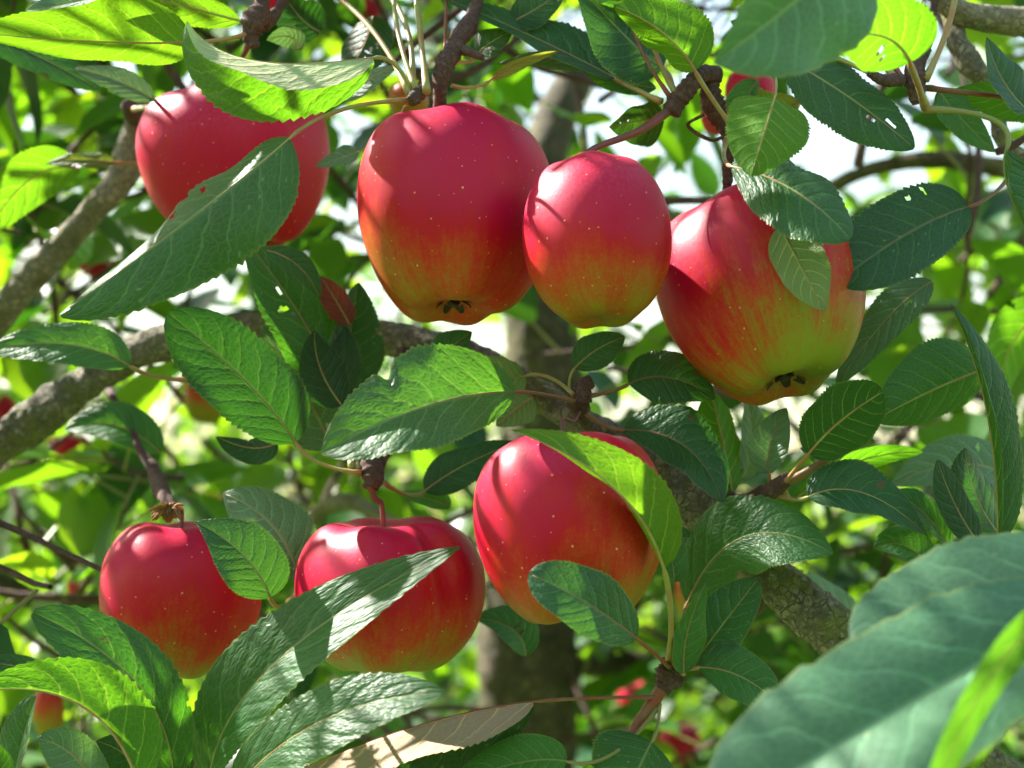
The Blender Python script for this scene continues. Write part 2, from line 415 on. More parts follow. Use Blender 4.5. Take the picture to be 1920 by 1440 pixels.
TR0 = [(1000, 2600, 78, 210), (995, 1700, 78, 195), (990, 1440, 78, 185), (990, 1200, 77, 178), (1000, 950, 76, 165), (1020, 720, 75, 140), (1010, 480, 76, 110), (1000, 330, 76, 85)]
limb("trunk", TR0, TRUNKM, seg=28, rough=0.12, rfreq=30, label="dark blurred trunk, sunlit along one edge")
limb("branch", [(1005, 360, 76, 92), (1040, 230, 80, 80), (1090, 130, 84, 66), (1150, 20, 88, 54), (1220, -120, 92, 40)], TRUNKM, rfreq=30)
limb("branch", [(1010, 520, 76, 80), (900, 300, 90, 70), (820, 60, 95, 60), (760, -160, 100, 40)], TRUNKM, rfreq=30)
# the long mossy limb that crosses the picture
limb("branch", [(-160, 930, 17, 84), (0, 830, 16, 80), (110, 755, 15, 72), (240, 668, 14, 64), (360, 628, 13, 58), (520, 612, 12.5, 54), (640, 622, 12, 58), (760, 640, 10, 56), (880, 665, 9, 56), (1000, 735, 7, 60), (1110, 805, 5.5, 68), (1220, 885, 5, 84), (1320, 960, 4.4, 94), (1430, 1060, 3.6, 96), (1530, 1150, 2.6, 94), (1640, 1250, 1.5, 92), (1800, 1400, -1, 92), (1960, 1560, -2, 96)], BARK, seg=52, n=26, rough=0.17, rfreq=120, lump=0.3)
limb("branch", [(1425, 1105, 5, 60), (1400, 1150, 6, 42), (1378, 1190, 7, 30), (1362, 1200, 7.5, 22)], TWIG, seg=14, rough=0.25)
# upper left limb
limb("branch", [(-140, 760, 20, 66), (-40, 640, 19, 62), (60, 520, 18, 56), (150, 420, 17.5, 50), (215, 350, 17.5, 54), (245, 290, 17.5, 66), (258, 235, 17.5, 50), (262, 190, 17, 26)], BARKP, seg=26, rough=0.1)
# upper right limbs
limb("branch", [(2050, 60, 9, 62), (1930, 42, 8, 56), (1850, 35, 7.5, 50), (1795, 18, 7, 46), (1740, -30, 7, 40)], BARKP, seg=24, rough=0.14, rfreq=110)
limb("branch", [(1768, -20, 8, 30), (1790, 60, 7.5, 36), (1815, 115, 7, 46), (1850, 160, 7, 40), (1870, 220, 7, 30), (1885, 270, 7, 28), (1930, 300, 7, 26)], BARK, seg=20, rough=0.22, rfreq=140)
# thin far limbs
limb("branch", [(1300, 520, 60, 20), (1480, 420, 55, 24), (1560, 350, 50, 26), (1660, 310, 46, 30), (1780, 300, 44, 34), (1960, 330, 40, 40)], TRUNKM, seg=14)
limb("branch", [(1080, 1250, 77, 40), (1240, 1245, 80, 44), (1400, 1260, 84, 40), (1600, 1290, 90, 34)], TRUNKM, seg=14, rfreq=30)
limb("branch", [(760, 990, 40, 20), (640, 940, 44, 32), (560, 1000, 50, 30), (480, 1080, 54, 28)], BARKP, seg=14)
limb("branch", [(-40, 1070, 40, 42), (30, 1110, 42, 40), (90, 1130, 44, 32), (170, 1120, 46, 20)], TRUNKM, seg=14)

# ---- spurs and twigs: px, py, cm, width
def twig(spec, mat=TWIG, name="twig", seg=12, rough=0.18, rfreq=260, n=14):
    return limb(name, spec, mat, seg=seg, n=n, rough=rough, rfreq=rfreq, lump=0.35)

twig([(905, -40, 3, 26), (885, 30, 2, 28), (862, 70, 1, 34), (848, 100, 0.5, 36), (832, 128, 0, 38), (826, 160, 0, 34), (824, 215, 0.5, 24)], name="spur")
twig([(862, 92, 0.6, 16), (880, 98, 0.2, 18), (905, 108, 0, 12)])
twig([(800, 160, -1, 24), (782, 178, -1.4, 28), (770, 190, -1.6, 22)], name="spur")
twig([(1335, 130, 1, 30), (1330, 165, 1.0, 36), (1338, 205, 1.2, 38), (1362, 250, 1.4, 28), (1364, 330, 1.4, 22), (1362, 370, 1.6, 12)], name="spur")
twig([(1345, 140, 1, 32), (1318, 138, 0.4, 34), (1295, 160, 0, 34), (1272, 190, 0, 36), (1258, 212, 0, 34)], name="spur")
twig([(1320, 215, 1.6, 6), (1290, 235, 2, 7), (1330, 262, 1.6, 8), (1355, 258, 1.4, 9)])
twig([(1755, -30, 2, 14), (1745, 60, 1, 16), (1722, 110, 0, 30), (1715, 140, -0.5, 44), (1716, 165, -0.5, 40), (1722, 195, -0.4, 24)], name="spur")
twig([(1708, 80, 0.3, 14), (1712, 110, 0, 18), (1716, 128, -0.2, 20)], STALKR)
twig([(1690, 150, -1.0, 26), (1655, 150, -1.4, 22), (1630, 135, -1.6, 14)])
twig([(1120, 812, 6, 30), (1100, 790, 3, 26), (1085, 765, 1.5, 34), (1085, 742, 1, 42), (1098, 722, 1, 34), (1112, 716, 1, 20)], name="spur")
twig([(760, 640, 10, 30), (740, 780, 6, 26), (720, 850, 3, 28), (700, 872, 1.5, 42), (700, 895, 1, 40), (694, 915, 0.8, 28)], name="spur")
twig([(1370, 958, 4, 60), (1410, 938, 2.5, 34), (1450, 918, 1, 30), (1478, 898, 0.3, 28)], name="twig")
twig([(1478, 905, 0.3, 16), (1540, 868, 0, 14), (1600, 832, -0.3, 10), (1632, 818, -0.4, 8)], STALKR)
twig([(1080, 1560, -2, 22), (1155, 1430, -1.5, 20), (1195, 1360, -1.2, 22), (1235, 1300, -1, 28), (1258, 1265, -0.8, 44), (1268, 1235, -0.8, 34)], STALKR, name="twig")
twig([(1240, 1295, -1, 34), (1262, 1262, -0.8, 50), (1274, 1248, -0.8, 34)], name="spur", rough=0.35)
twig([(470, -40, 4, 26), (490, 10, 3, 30), (478, 40, 2.5, 44), (470, 66, 2.5, 36), (480, 88, 2.5, 22)], name="spur", rough=0.3)
twig([(540, -20, 5, 24), (520, 20, 4, 26), (490, 45, 3, 30)])
twig([(262, 225, 17, 34), (248, 208, 16, 44), (240, 196, 15, 26)], name="spur")
twig([(190, 705, 19, 16), (225, 770, 14, 16), (262, 842, 11, 18), (288, 880, 9, 26), (302, 915, 6, 30), (318, 945, 2, 22), (322, 968, 1.5, 16)], name="twig")
twig([(1960, 235, 3, 10), (1895, 275, 3, 16), (1868, 285, 3, 14)])

# ------------------------------------------------------------------ leaves one by one
def outline(t, a=0.55, b=0.80):
    m = a / (a + b)
    return (t ** a) * ((1 - t) ** b) / ((m ** a) * ((1 - m) ** b))

PET = []
def leaf(base, mid, tip, d, wl, wr, face='T', mat=GREEN, at=None, pm=STALK, W=None, sl=None, sr=None, a=0.55, b=0.80,
         wave=0.05, curl=18.0, teeth=31, rows=96, cols=9, seed=None, bite=None, label=None, pw=10, parent=TREE):
    """base/mid/tip: where the midrib runs; d: cm behind the fruit plane at those; wl, wr: how far each half reaches sideways as seen (px)"""
    seed = seed if seed is not None else len(PET) * 1.37 + 0.5
    lr = random.Random(int(seed * 977))
    a *= lr.uniform(0.86, 1.14); b *= lr.uniform(0.84, 1.18); teeth = int(teeth * lr.uniform(0.8, 1.15)); wave *= lr.uniform(0.5, 2.0); curl *= lr.uniform(0.3, 1.8)
    holes = []
    if lr.random() < 0.24:
        ht, hs = lr.uniform(0.2, 0.8), lr.uniform(-0.8, 0.8)
        for _ in range(lr.choice((1, 2, 3, 4))):
            holes.append((ht + lr.uniform(-0.1, 0.1), hs + lr.uniform(-0.25, 0.25), lr.uniform(0.012, 0.026), lr.uniform(0.07, 0.16)))
    if lr.random() < 0.25:
        holes.append((lr.uniform(0.25, 0.9), lr.choice((-1, 1)) * lr.uniform(0.95, 1.05), lr.uniform(0.015, 0.04), lr.uniform(0.12, 0.3)))
    wl = wl if isinstance(wl, tuple) else (wl, wl); wr = wr if isinstance(wr, tuple) else (wr, wr)
    mw = max(abs(x) for x in wl + wr)
    W = W or mw * 1.14
    dd = d if isinstance(d, tuple) else (d, d, d)
    # narrow side comes to the viewer when the upper face shows (leaf folds along its rib to its upper face)
    nl = abs(wl[0] + wl[1]) <= abs(wr[0] + wr[1])
    sg = 1 if face == 'T' else -1
    gx, gy = tip[0] - base[0], tip[1] - base[1]
    if abs(gx) > 0.35 * math.hypot(gx, gy):            # upper faces look up to the light
        lu = 1 if gx > 0 else -1                       # +1: the left half is the upper one in the picture
        if sl is None: sl = sg * lu * 0.85
        if sr is None: sr = -sg * lu * 0.85
    if sl is None: sl = -sg if nl else sg * 0.6
    if sr is None: sr = sg * 0.6 if nl else -sg
    B = np.array(base, float); T = np.array(tip, float); Mv = np.array(mid, float)
    C = 2 * Mv - 0.5 * (B + T)
    dC = 2 * dd[1] - 0.5 * (dd[0] + dd[2])
    F = np.array(AF); X = np.array(AX); U = np.array(AU)
    V = []; UV = []
    ph = seed * 2.1
    for i in range(rows + 1):
        t = i / rows
        p = (1-t)**2 * B + 2*(1-t)*t * C + t*t * T
        dp = 2*(1-t) * (C - B) + 2*t * (T - C)
        dep = (1-t)**2 * dd[0] + 2*(1-t)*t * dC + t*t * dd[2]
        m = np.array(P(p[0], p[1], dep)); k = (D0 + dep/100) / FPX
        ln = math.hypot(*dp) + 1e-9
        nx, ny = dp[1] / ln, -dp[0] / ln
        nL = X * nx - U * ny
        tt = min(max(t, 0.004), 0.996)
        f = outline(tt, a, b) * W * k
        row = []
        for side in (1, -1):
            w0, w1 = wl if side == 1 else wr
            c = (w0 + (w1 - w0) * t) / W
            c = max(-0.98, min(0.98, c))
            ang = math.acos(c) * (sl if side == 1 else sr)
            tooth = (1 + 0.10 * (((t * teeth + 0.3 * side) % 1.0) - 0.5) * (0.6 + 0.4 * math.sin(t * 17 + ph))) if 0.05 < t < 0.985 else 1.0
            hw = f * tooth * (1 + 0.06 * math.sin(t * 5.3 + ph + side))
            if bite:
                for bt, bs, br in bite:
                    if bs == side: hw *= 1 - 0.28 * math.exp(-((t - bt) / br) ** 2)
            q = m.copy(); pts = [q.copy()]
            for j in range(1, cols + 1):
                s = j / cols
                aa = ang + math.radians(curl) * (s - 0.5) * (1 if face == 'T' else -1)
                q = q + (hw / cols) * (math.cos(aa) * side * nL + math.sin(aa) * F)
                # rippled edge and pillows between the lateral veins
                nrm = -math.sin(aa) * side * nL + math.cos(aa) * F
                rip = wave * hw * s * s * math.sin(t * 13 + ph + side * 1.3) * math.sin(math.pi * t)
                vq = (t - 0.24 * s ** 1.3) * 7.5 + (0.37 if side == (1 if face == 'T' else -1) else 0)
                pil = 0.00010 * (abs(math.sin(math.pi * (vq + 0.5 - 0.5))) - 0.5) * math.sin(math.pi * min(s * 1.1, 1)) * (k / 0.00022)
                pts.append(q + nrm * (rip + (-pil if face == 'T' else pil)))
            row.append(pts)
        L, R = row
        line = [L[j] for j in range(cols, 0, -1)] + [L[0]] + [R[j] for j in range(1, cols + 1)]
        V += line
        flip = 1 if face == 'T' else -1
        UV += [(0.5 - flip * 0.5 * (cols - j) / cols, t) for j in range(0, 2 * cols + 1)]
    nc = 2 * cols + 1
    Fc = []
    for i in range(rows):
        for j in range(nc - 1):
            a0 = i * nc + j
            q = (a0, a0 + 1, a0 + nc + 1, a0 + nc)
            if holes:
                tq = (i + 0.5) / rows; sq = (j + 0.5 - cols) / cols
                if any(((tq - h0) / h2) ** 2 + ((sq - h1) / h3) ** 2 < 1 for h0, h1, h2, h3 in holes) and abs(sq) > 0.12: continue
            Fc.append(q if face == 'T' else q[::-1])
    o = mesh_obj("leaf", V, Fc, mat, parent, origin=P(base[0], base[1], dd[0]), uvs=UV, label=label)
    PET.append(o)
    # rib and stalk
    rib = []; rr = []
    if at is not None:
        ax, ay, ad = at[:3]
        bow = at[3] if len(at) > 3 else 0.12
        tb = (C - B); tb /= (np.linalg.norm(tb) + 1e-9)
        dist = math.hypot(base[0] - ax, base[1] - ay)
        c1 = B - tb * dist * 0.45
        for i in range(13):
            u = i / 13
            A = np.array((ax, ay), float)
            pp = (1-u)**2 * A + 2*(1-u)*u * c1 + u*u * B
            de = ad + (dd[0] - ad) * u
            rib.append(np.array(P(pp[0], pp[1], de))); rr.append((pw * (1.25 - 0.5 * min(1, u * 4) + 0.1 * u)) * 0.5 * (D0 + de/100) / FPX)
    nr = 16
    off = 0.15 if face == 'T' else -0.35      # the rib stands proud on the underside
    for i in range(nr + 1):
        t = i / nr * 0.97
        p = (1-t)**2 * B + 2*(1-t)*t * C + t*t * T
        de = (1-t)**2 * dd[0] + 2*(1-t)*t * dC + t*t * dd[2]
        r = pw * 0.42 * (1 - 0.85 * t) + 0.6
        rib.append(np.array(P(p[0], p[1], de)) + F * (r * off * 2 * (D0 + de/100) / FPX)); rr.append(r * 0.5 * (D0 + de/100) / FPX)
    Vt, Ft = tube(rib, rr, 7, cap=True)
    mesh_obj("petiole", Vt, Ft, pm, o)
    return o

S1 = (775, 182, -1.2); S1b = (826, 150, -0.2); S2 = (1262, 195, 0.0); S2b = (1275, 185, 0); S3 = (1712, 150, -0.8); S4 = (1078, 748, 0.6)
S5 = (700, 885, 0.8); S6 = (1258, 1258, -1.2); S7 = (1478, 900, 0.2); S8 = (478, 50, 2.5); S9 = (248, 208, 16)

# upper left
leaf((360, 80), (170, 78), (-80, 58), (1, 0.5, 0), (6, 6), (76, 70), 'U', FRESH, at=(478, 60, 2.5), W=80)
leaf((450, 40), (320, 6), (170, -30), (2.5, 2, 1.5), 26, 30, 'U', FRESH, at=S8)
leaf((260, -30), (150, 2), (48, 20), (0, -0.5, -1), 10, 34, 'T', PALE)
leaf((-60, 45), (60, 100), (190, 170), (7, 7, 7), 34, 34, 'T', DEEP)
leaf((290, 188), (215, 150), (136, 128), (5, 5, 5), 24, 26, 'T', PALE, at=(250, 205, 15))
leaf((700, 108), (470, 112), (352, 40), (-2, -3.4, -2.8), (112, 92), (-84, -20), 'T', LIGHTU, at=(775, 180, -1.2, 0.3), W=112, sl=0.6, sr=-1, label="backlit green leaf with its edge folded over white")
leaf((542, 260), (372, 398), (112, 590), (-4.6, -5.2, -5.0), (128, 118), (80, 40), 'T', GREEN, at=(768, 188, -1.4), W=128, sl=-0.5, sr=1, b=0.62, label="large drooping leaf seen from below, one edge folded white")
leaf((560, 95), (545, 70), (500, 75), (4, 4, 4), 22, 20, 'U', PALE)
leaf((600, 60), (560, 30), (530, -20), (6, 6, 6), 45, 45, 'T', DEEP)
leaf((640, 190), (690, 150), (745, 125), (3, 2.5, 2), 18, 22, 'T', PALE)
leaf((700, 30), (680, 90), (640, 150), (6, 6, 6), 50, 40, 'T', DEEP)
leaf((672, 285), (640, 295), (590, 312), (5, 5, 5), 18, 20, 'T', PALE, at=(760, 200, 0), pw=6)
leaf((215, 305), (150, 300), (85, 308), (10, 10, 10), 15, 18, 'T', TURN, at=(275, 303, 13))
leaf((150, 318), (60, 335), (-25, 440), (12, 12, 12), 45, 40, 'U', FRESH)
# left middle
leaf((634, 748), (570, 605), (452, 440), (4, 4.4, 4.4), (48, 42), (74, 60), 'T', GREEN, at=(660, 880, 1), W=84, pm=STALK, pw=13)
leaf((650, 745), (655, 640), (672, 530), (5.4, 5.8, 6), 26, 58, 'T', DEEP, at=(672, 880, 1))
leaf((655, 610), (632, 568), (600, 518), (5, 4.8, 4.6), 24, 26, 'T', DRY, label="dried dark red leaf", rows=30)
leaf((640, 760), (600, 690), (590, 620), (3, 3, 3), 40, 40, 'T', DEEP)
leaf((553, 828), (458, 712), (316, 588), (1, 0.5, 0), 66, 82, 'T', DEEP, at=(678, 886, 0.8), W=88, pw=9, b=0.62)
leaf((622, 840), (572, 740), (490, 610), (5, 5, 5), 62, 60, 'T', PALE)
leaf((242, 686), (120, 645), (-30, 660), (5, 5, 5), 34, 44, 'T', GREEN, at=(350, 712, 8))
leaf((300, 850), (220, 800), (122, 806), (12, 12, 12), 14, 44, 'T', GREEN)
leaf((560, 1085), (510, 985), (418, 925), (2.5, 2.5, 3), 62, 52, 'T', PALE, at=(540, 1130, 6))
leaf((505, 1120), (455, 1040), (366, 978), (-3.4, -3.8, -3.8), 34, 62, 'T', DEEP, at=(545, 1150, 0))
leaf((520, 830), (470, 840), (405, 818), (4, 4, 4), 30, 12, 'T', DEEP)
leaf((500, 470), (560, 500), (600, 560), (3, 3, 3), 24, 18, 'T', GREEN)
# centre
leaf((966, 735), (795, 763), (604, 850), (-3.5, -6.0, -6.4), 66, 104, 'T', GREEN, at=(1075, 752, 0.5), W=110, pw=9, pm=STALKR, bite=[(0.62, -1, 0.03)])
leaf((985, 705), (925, 700), (850, 650), (3, 3, 3), 42, 32, 'U', PALE, at=(1075, 740, 0.6), pw=8)
leaf((1000, 745), (965, 770), (930, 800), (2.4, 2.4, 2.4), 34, 34, 'U', PALE)
leaf((800, 690), (840, 655), (885, 622), (5, 4.5, 4), 34, 30, 'T', DEEP)
leaf((798, 920), (872, 872), (972, 828), (4, 4, 4), 36, 34, 'T', DEEP, at=(720, 905, 2))
leaf((845, 950), (800, 935), (745, 925), (4.5, 4.5, 4.5), 10, 20, 'T', GREEN)
leaf((1078, 690), (1120, 655), (1172, 632), (1, 0.5, 0), 30, 34, 'T', DEEP, at=(1068, 735, 1), pw=7)
leaf((1180, 720), (1255, 708), (1340, 748), (1, 0.8, 0.6), 52, 48, 'T', DEEP, at=(1105, 742, 1), pm=STALKR, pw=9)
leaf((1172, 806), (1285, 838), (1354, 942), (1, 0, -1), 62, 34, 'T', DEEP, at=(1100, 775, 1), pm=STALKR, pw=9)
leaf((1244, 1065), (1146, 910), (956, 806), (-5.6, -8.1, -7.4), (4, 8), (76, 60), 'U', FRESH, at=(1254, 1245, -1.2), W=78, pw=14, sr=0.7, sl=1)
leaf((1262, 1090), (1255, 1040), (1215, 950), (-2.5, -2.5, -2.5), 10, 34, 'T', GREEN, pw=6)
leaf((1192, 1196), (1098, 1130), (992, 1076), (-6.4, -7.8, -7.8), 46, 58, 'T', DEEP, at=(1255, 1250, -1.4), pw=9, pm=STALKR, a=0.5, b=0.55)
leaf((1290, 1128), (1400, 1005), (1562, 1038), (2.0, 0.2, -1.6), 66, 42, 'T', GREEN, at=(1272, 1240, -1), pw=9, W=84, sl=0.9, sr=-0.6, bite=[(0.3, -1, 0.07)])
leaf((1282, 1262), (1290, 1180), (1325, 1090), (-1.5, -2, -2), 26, 34, 'T', GREEN, at=(1268, 1250, -1))
leaf((1300, 1245), (1360, 1165), (1422, 1085), (-0.5, -0.8, -1), 48, 36, 'T', DEEP, at=(1270, 1255, -1))
leaf((1312, 1252), (1395, 1272), (1475, 1335), (-1.6, -2, -2.4), 50, 30, 'T', GREEN, at=(1272, 1262, -1))
leaf((1600, 1200), (1540, 1130), (1440, 1080), (9, 9, 9), 50, 45, 'T', PALE)
leaf((985, 1230), (960, 1180), (885, 1158), (8, 8, 8), 12, 40, 'T', DEEP)
# above the middle apples
leaf((1302, 132), (1240, 60), (1150, 12), (-1.5, -2, -2), (16, 14), (84, 66), 'U', FRESH, at=(1375, 240, -0.5), W=88, pw=11, sr=0.6, sl=1)
leaf((1242, 128), (1180, 75), (1080, -30), (1, 1, 1), 72, 62, 'T', DEEP, at=(1262, 190, 0))
leaf((1152, 146), (1005, 72), (815, -12), (1.5, 2.5, 3), (20, 14), (62, 40), 'T', DEEP, at=(1240, 190, -0.2), pw=12)
leaf((1230, 165), (1150, 150), (1090, 120), (2, 2, 2), 22, 26, 'T', GREEN)
leaf((920, 150), (975, 118), (1050, 96), (0.5, 0.5, 0.5), (6, 4), (12, 10), 'U', TURN, at=(846, 160, 0), pw=8)
leaf((890, 108), (920, 80), (962, 58), (2, 2, 2), 30, 28, 'T', GREEN, at=(850, 112, 0.4))
leaf((1245, 222), (1195, 228), (1142, 238), (2, 2, 2), (34, 50), (14, 10), 'U', DEEP)
leaf((960, 40), (1000, 20), (1060, -20), (3, 3, 3), 40, 36, 'T', GREEN)
leaf((1100, 130), (1030, 110), (930, 120), (3, 3, 3), 20, 18, 'T', PALE)
# petioles of leaves above the frame
leaf((720, -20), (690, -60), (640, -140), (4, 5, 6), 60, 60, 'T', GREEN, at=(772, 172, -1.3), pw=13)
leaf((738, -40), (735, -110), (720, -190), (3, 5, 6), 60, 60, 'T', GREEN, at=(780, 168, -1.5), pw=12)
leaf((778, -30), (770, -100), (760, -180), (3.5, 5, 6), 60, 60, 'T', GREEN, at=(800, 172, -1.7), pw=14)
leaf((840, -30), (850, -90), (870, -170), (4, 5, 6), 60, 60, 'T', GREEN, at=(834, 108, 0), pw=8, pm=STALKR)
leaf((610, -20), (560, -40), (480, -60), (4, 6, 7), 40, 40, 'T', GREEN, at=(768, 178, -1.5), pw=13)
leaf((1180, 30), (1165, -20), (1140, -90), (1, 1, 1), 50, 50, 'T', GREEN, at=(1260, 186, 0), pw=9, pm=STALKR)
leaf((1212, 20), (1205, -30), (1190, -90), (0.6, 0.6, 0.6), 45, 45, 'T', GREEN, at=(1272, 182, 0), pw=12)
# right upper
leaf((1452, 185), (1432, 250), (1408, 330), (-4.5, -6.3, -7.0), (84, 60), (62, 40), 'U', FRESH, at=(1405, 60, 0), W=90, a=0.32, pw=6, sl=0.6, sr=0.6, label="light green drooping leaf, tip towards the viewer")
leaf((1372, 312), (1490, 358), (1594, 448), (-3.4, -5.4, -6.8), 46, 84, 'T', GREEN, at=(1362, 262, 1), W=98, b=0.5, sl=0.7, sr=-0.9)
leaf((1462, 425), (1502, 500), (1546, 584), (-4.0, -4.5, -4.7), 46, 40, 'U', PALE, pw=7)
leaf((1470, 108), (1600, 188), (1714, 278), (-1, -1.2, -1.4), 62, 72, 'T', GREEN, W=80, b=0.55)
leaf((1816, 388), (1702, 438), (1570, 530), (-1, -1.5, -2), 58, 86, 'T', DEEP, at=(1890, 335, 1), W=92, pw=8, b=0.45, pm=STALKR)
leaf((1760, 170), (1800, 220), (1865, 285), (1.5, 1.5, 1.5), 40, 36, 'T', GREEN, at=(1728, 165, 0))
leaf((1888, 280), (1890, 350), (1935, 450), (-1, -1, -1), 60, 16, 'T', DEEP, at=(1730, 205, -0.5), pw=13, pm=STALKG)
leaf((1930, 210), (1880, 150), (1850, 70), (0, 0, 0), 30, 50, 'T', DEEP)
leaf((1990, 200), (1900, 190), (1790, 168), (2, 2, 2), 30, 40, 'U', GREEN, at=(1735, 165, 0), pm=STALKR)
leaf((1420, 150), (1400, 190), (1395, 235), (1.5, 1.5, 1.5), 10, 34, 'T', GREEN)
leaf((1500, 190), (1450, 200), (1415, 160), (1.2, 1.2, 1.2), 20, 25, 'U', TURN)
leaf((1390, 240), (1440, 280), (1510, 330), (0.5, 0, -0.5), 18, 28, 'T', TURN)
leaf((1540, 150), (1490, 125), (1400, 110), (1.5, 1.5, 1.5), 20, 24, 'T', GREEN)
leaf((1500, -60), (1590, 30), (1640, 90), (2, 2, 2), 60, 60, 'T', DEEP)
# soft ones close to the lens
leaf((1620, -110), (1480, 10), (1338, 118), (-14, -15, -16), 140, 66, 'T', TEAL, W=145, sl=0.6, sr=-1, rows=40)
leaf((1705, 118), (1640, 66), (1525, 92), (-9, -11, -12), (34, 26), (70, 62), 'U', FRESH, at=(1735, 200, -3), W=96, pw=16, a=0.5)
leaf((2090, 1010), (1850, 1125), (1605, 1222), (-15, -16, -16.5), 90, 92, 'T', TEAL, W=130, rows=40, b=0.42)
leaf((2060, 1130), (1700, 1325), (1345, 1540), (-17, -19, -20), (34, 96), 140, 'T', TEAL, W=180, rows=40, a=0.5, b=0.45, wave=0.02)
leaf((2020, 1120), (1862, 1265), (1712, 1590), (-18, -20.8, -22.2), 46, 48, 'U', GREEN, W=82, a=0.3, b=0.4, rows=40, wave=0.02)
leaf((2010, 1160), (1900, 1300), (1790, 1500), (-17, -17.5, -18), 40, 50, 'U', FRESH, rows=40)
# right middle
leaf((1872, 1012), (1850, 770), (1782, 570), (-2, -2.5, -2), (10, 4), (66, 50), 'T', DEEP, W=70, pw=10, at=(1866, 1120, -2))
leaf((1850, 690), (1742, 735), (1636, 790), (-0.4, -0.8, -1), 66, 74, 'T', GREEN, W=88, sl=1.0, sr=0.4)
leaf((1516, 850), (1575, 790), (1655, 735), (-1.5, -2, -2.5), 62, 66, 'U', DEEP, at=(1470, 906, 0.3), pw=11, a=0.35, b=0.4)
leaf((1748, 528), (1665, 595), (1568, 722), (2, 1.5, 1), 36, 34, 'T', PALE, pw=7)
leaf((1516, 932), (1620, 925), (1738, 1004), (-1, -1.2, -1.5), 52, 30, 'T', DEEP, at=(1455, 925, 1))
leaf((1752, 1078), (1700, 1025), (1638, 1028), (-0.5, -0.5, -0.5), 16, 40, 'T', GREEN, at=(1800, 1130, 0))
leaf((1835, 1020), (1790, 945), (1758, 862), (-1, -1, -1), 34, 34, 'T', DEEP)
leaf((1880, 1010), (1830, 930), (1810, 840), (0.5, 0.5, 0.5), 60, 40, 'T', DEEP)
leaf((1780, 1030), (1730, 960), (1670, 925), (0, 0, 0), 12, 36, 'T', GREEN)
leaf((1900, 900), (1800, 870), (1670, 910), (6, 6, 6), 40, 50, 'T', PALE)
leaf((1490, 935), (1600, 868), (1730, 848), (3, 3, 3), 22, 24, 'U', FRESH, at=(1470, 915, 1))
leaf((1442, 888), (1445, 830), (1475, 765), (0.5, 0.5, 0.5), 34, 30, 'T', PALE, at=(1430, 935, 1.5), pw=8, pm=STALKR)
leaf((1372, 925), (1355, 830), (1330, 730), (4, 4, 4), 50, 40, 'U', GREEN)
leaf((1395, 900), (1410, 810), (1395, 740), (5, 5, 5), 24, 30, 'T', PALE)
leaf((1560, 905), (1545, 860), (1500, 840), (2, 2, 2), 24, 26, 'T', PALE)
leaf((1400, 1000), (1300, 1010), (1240, 1000), (8, 8, 8), 30, 40, 'T', DEEP)
leaf((1960, 1240), (1880, 1290), (1830, 1400), (-2, -2, -2), 30, 40, 'T', DEEP)
leaf((2000, 560), (1900, 640), (1880, 760), (14, 14, 14), 50, 60, 'U', FRESH)
leaf((1505, 84), (1440, 62), (1370, 40), (0, 0, 0), 30, 30, 'T', GREEN, at=(1668, 155, -1.0), pw=12)
leaf((1572, -12), (1550, -60), (1520, -140), (1, 2, 3), 40, 40, 'T', GREEN, at=(1680, 150, -1.0), pw=13)
leaf((1792, -12), (1800, -70), (1810, -150), (0, 1, 2), 40, 40, 'T', GREEN, at=(1735, 150, -0.8), pw=14)
leaf((1640, -12), (1640, -60), (1640, -140), (1, 2, 3), 40, 40, 'T', GREEN, at=(1690, 145, -0.9), pw=10, pm=STALKR)
# lower left
leaf((325, 1480), (262, 1290), (62, 1148), (-3, -3.4, -3), 52, 62, 'T', GREEN, W=70, b=0.62)
leaf((262, 1470), (145, 1318), (-60, 1300), (-5, -5.2, -5.2), (4, 10), (88, 70), 'U', FRESH, W=90, pw=14, sr=0.5, sl=1)
leaf((392, 1465), (520, 1240), (862, 1026), (-2.5, -4.7, -6), (80, 70), (38, 34), 'T', GREEN, W=92, b=0.95, sl=0.8, sr=-0.8)
leaf((432, 1490), (605, 1352), (834, 1298), (-5, -7.6, -9), 52, 34, 'T', GREEN, W=78, sl=0.8, sr=-0.8)
leaf((350, 1480), (375, 1400), (395, 1310), (-1, -1, -1), 30, 40, 'T', DEEP)
leaf((20, 1500), (40, 1400), (68, 1306), (-3, -3, -3), 50, 22, 'T', GREEN)
leaf((190, 1500), (140, 1420), (70, 1385), (-4, -4, -4), 40, 40, 'T', PALE)
leaf((10, 1500), (0, 1440), (-10, 1390), (-4.5, -4.5, -4.5), 20, 26, 'U', FRESH)
leaf((90, 1280), (30, 1250), (-40, 1245), (0, 0, 0), 14, 24, 'T', GREEN)
leaf((280, 1480), (240, 1420), (180, 1390), (-1, -1, -1), 40, 40, 'T', DEEP)
# lower middle
leaf((1000, 1316), (780, 1362), (520, 1462), (-3, -3.4, -3.8), (122, 100), (-40, -46), 'T', BUFF, at=(1238, 1308, -1), W=124, sl=0.5, sr=-1, pw=9, pm=STALKR, b=0.5, label="dark hanging leaf with pale veins and folded buff edge")
leaf((1062, 1428), (975, 1430), (840, 1470), (-3.4, -3.6, -3.8), 30, 44, 'T', GREEN, at=(1232, 1328, -1.2), pw=9, pm=STALKG)
leaf((1222, 1392), (1190, 1460), (1150, 1560), (-2.4, -2.6, -2.8), 60, 90, 'T', DEEP, at=(1236, 1320, -1.1), pw=8, pm=STALKG)
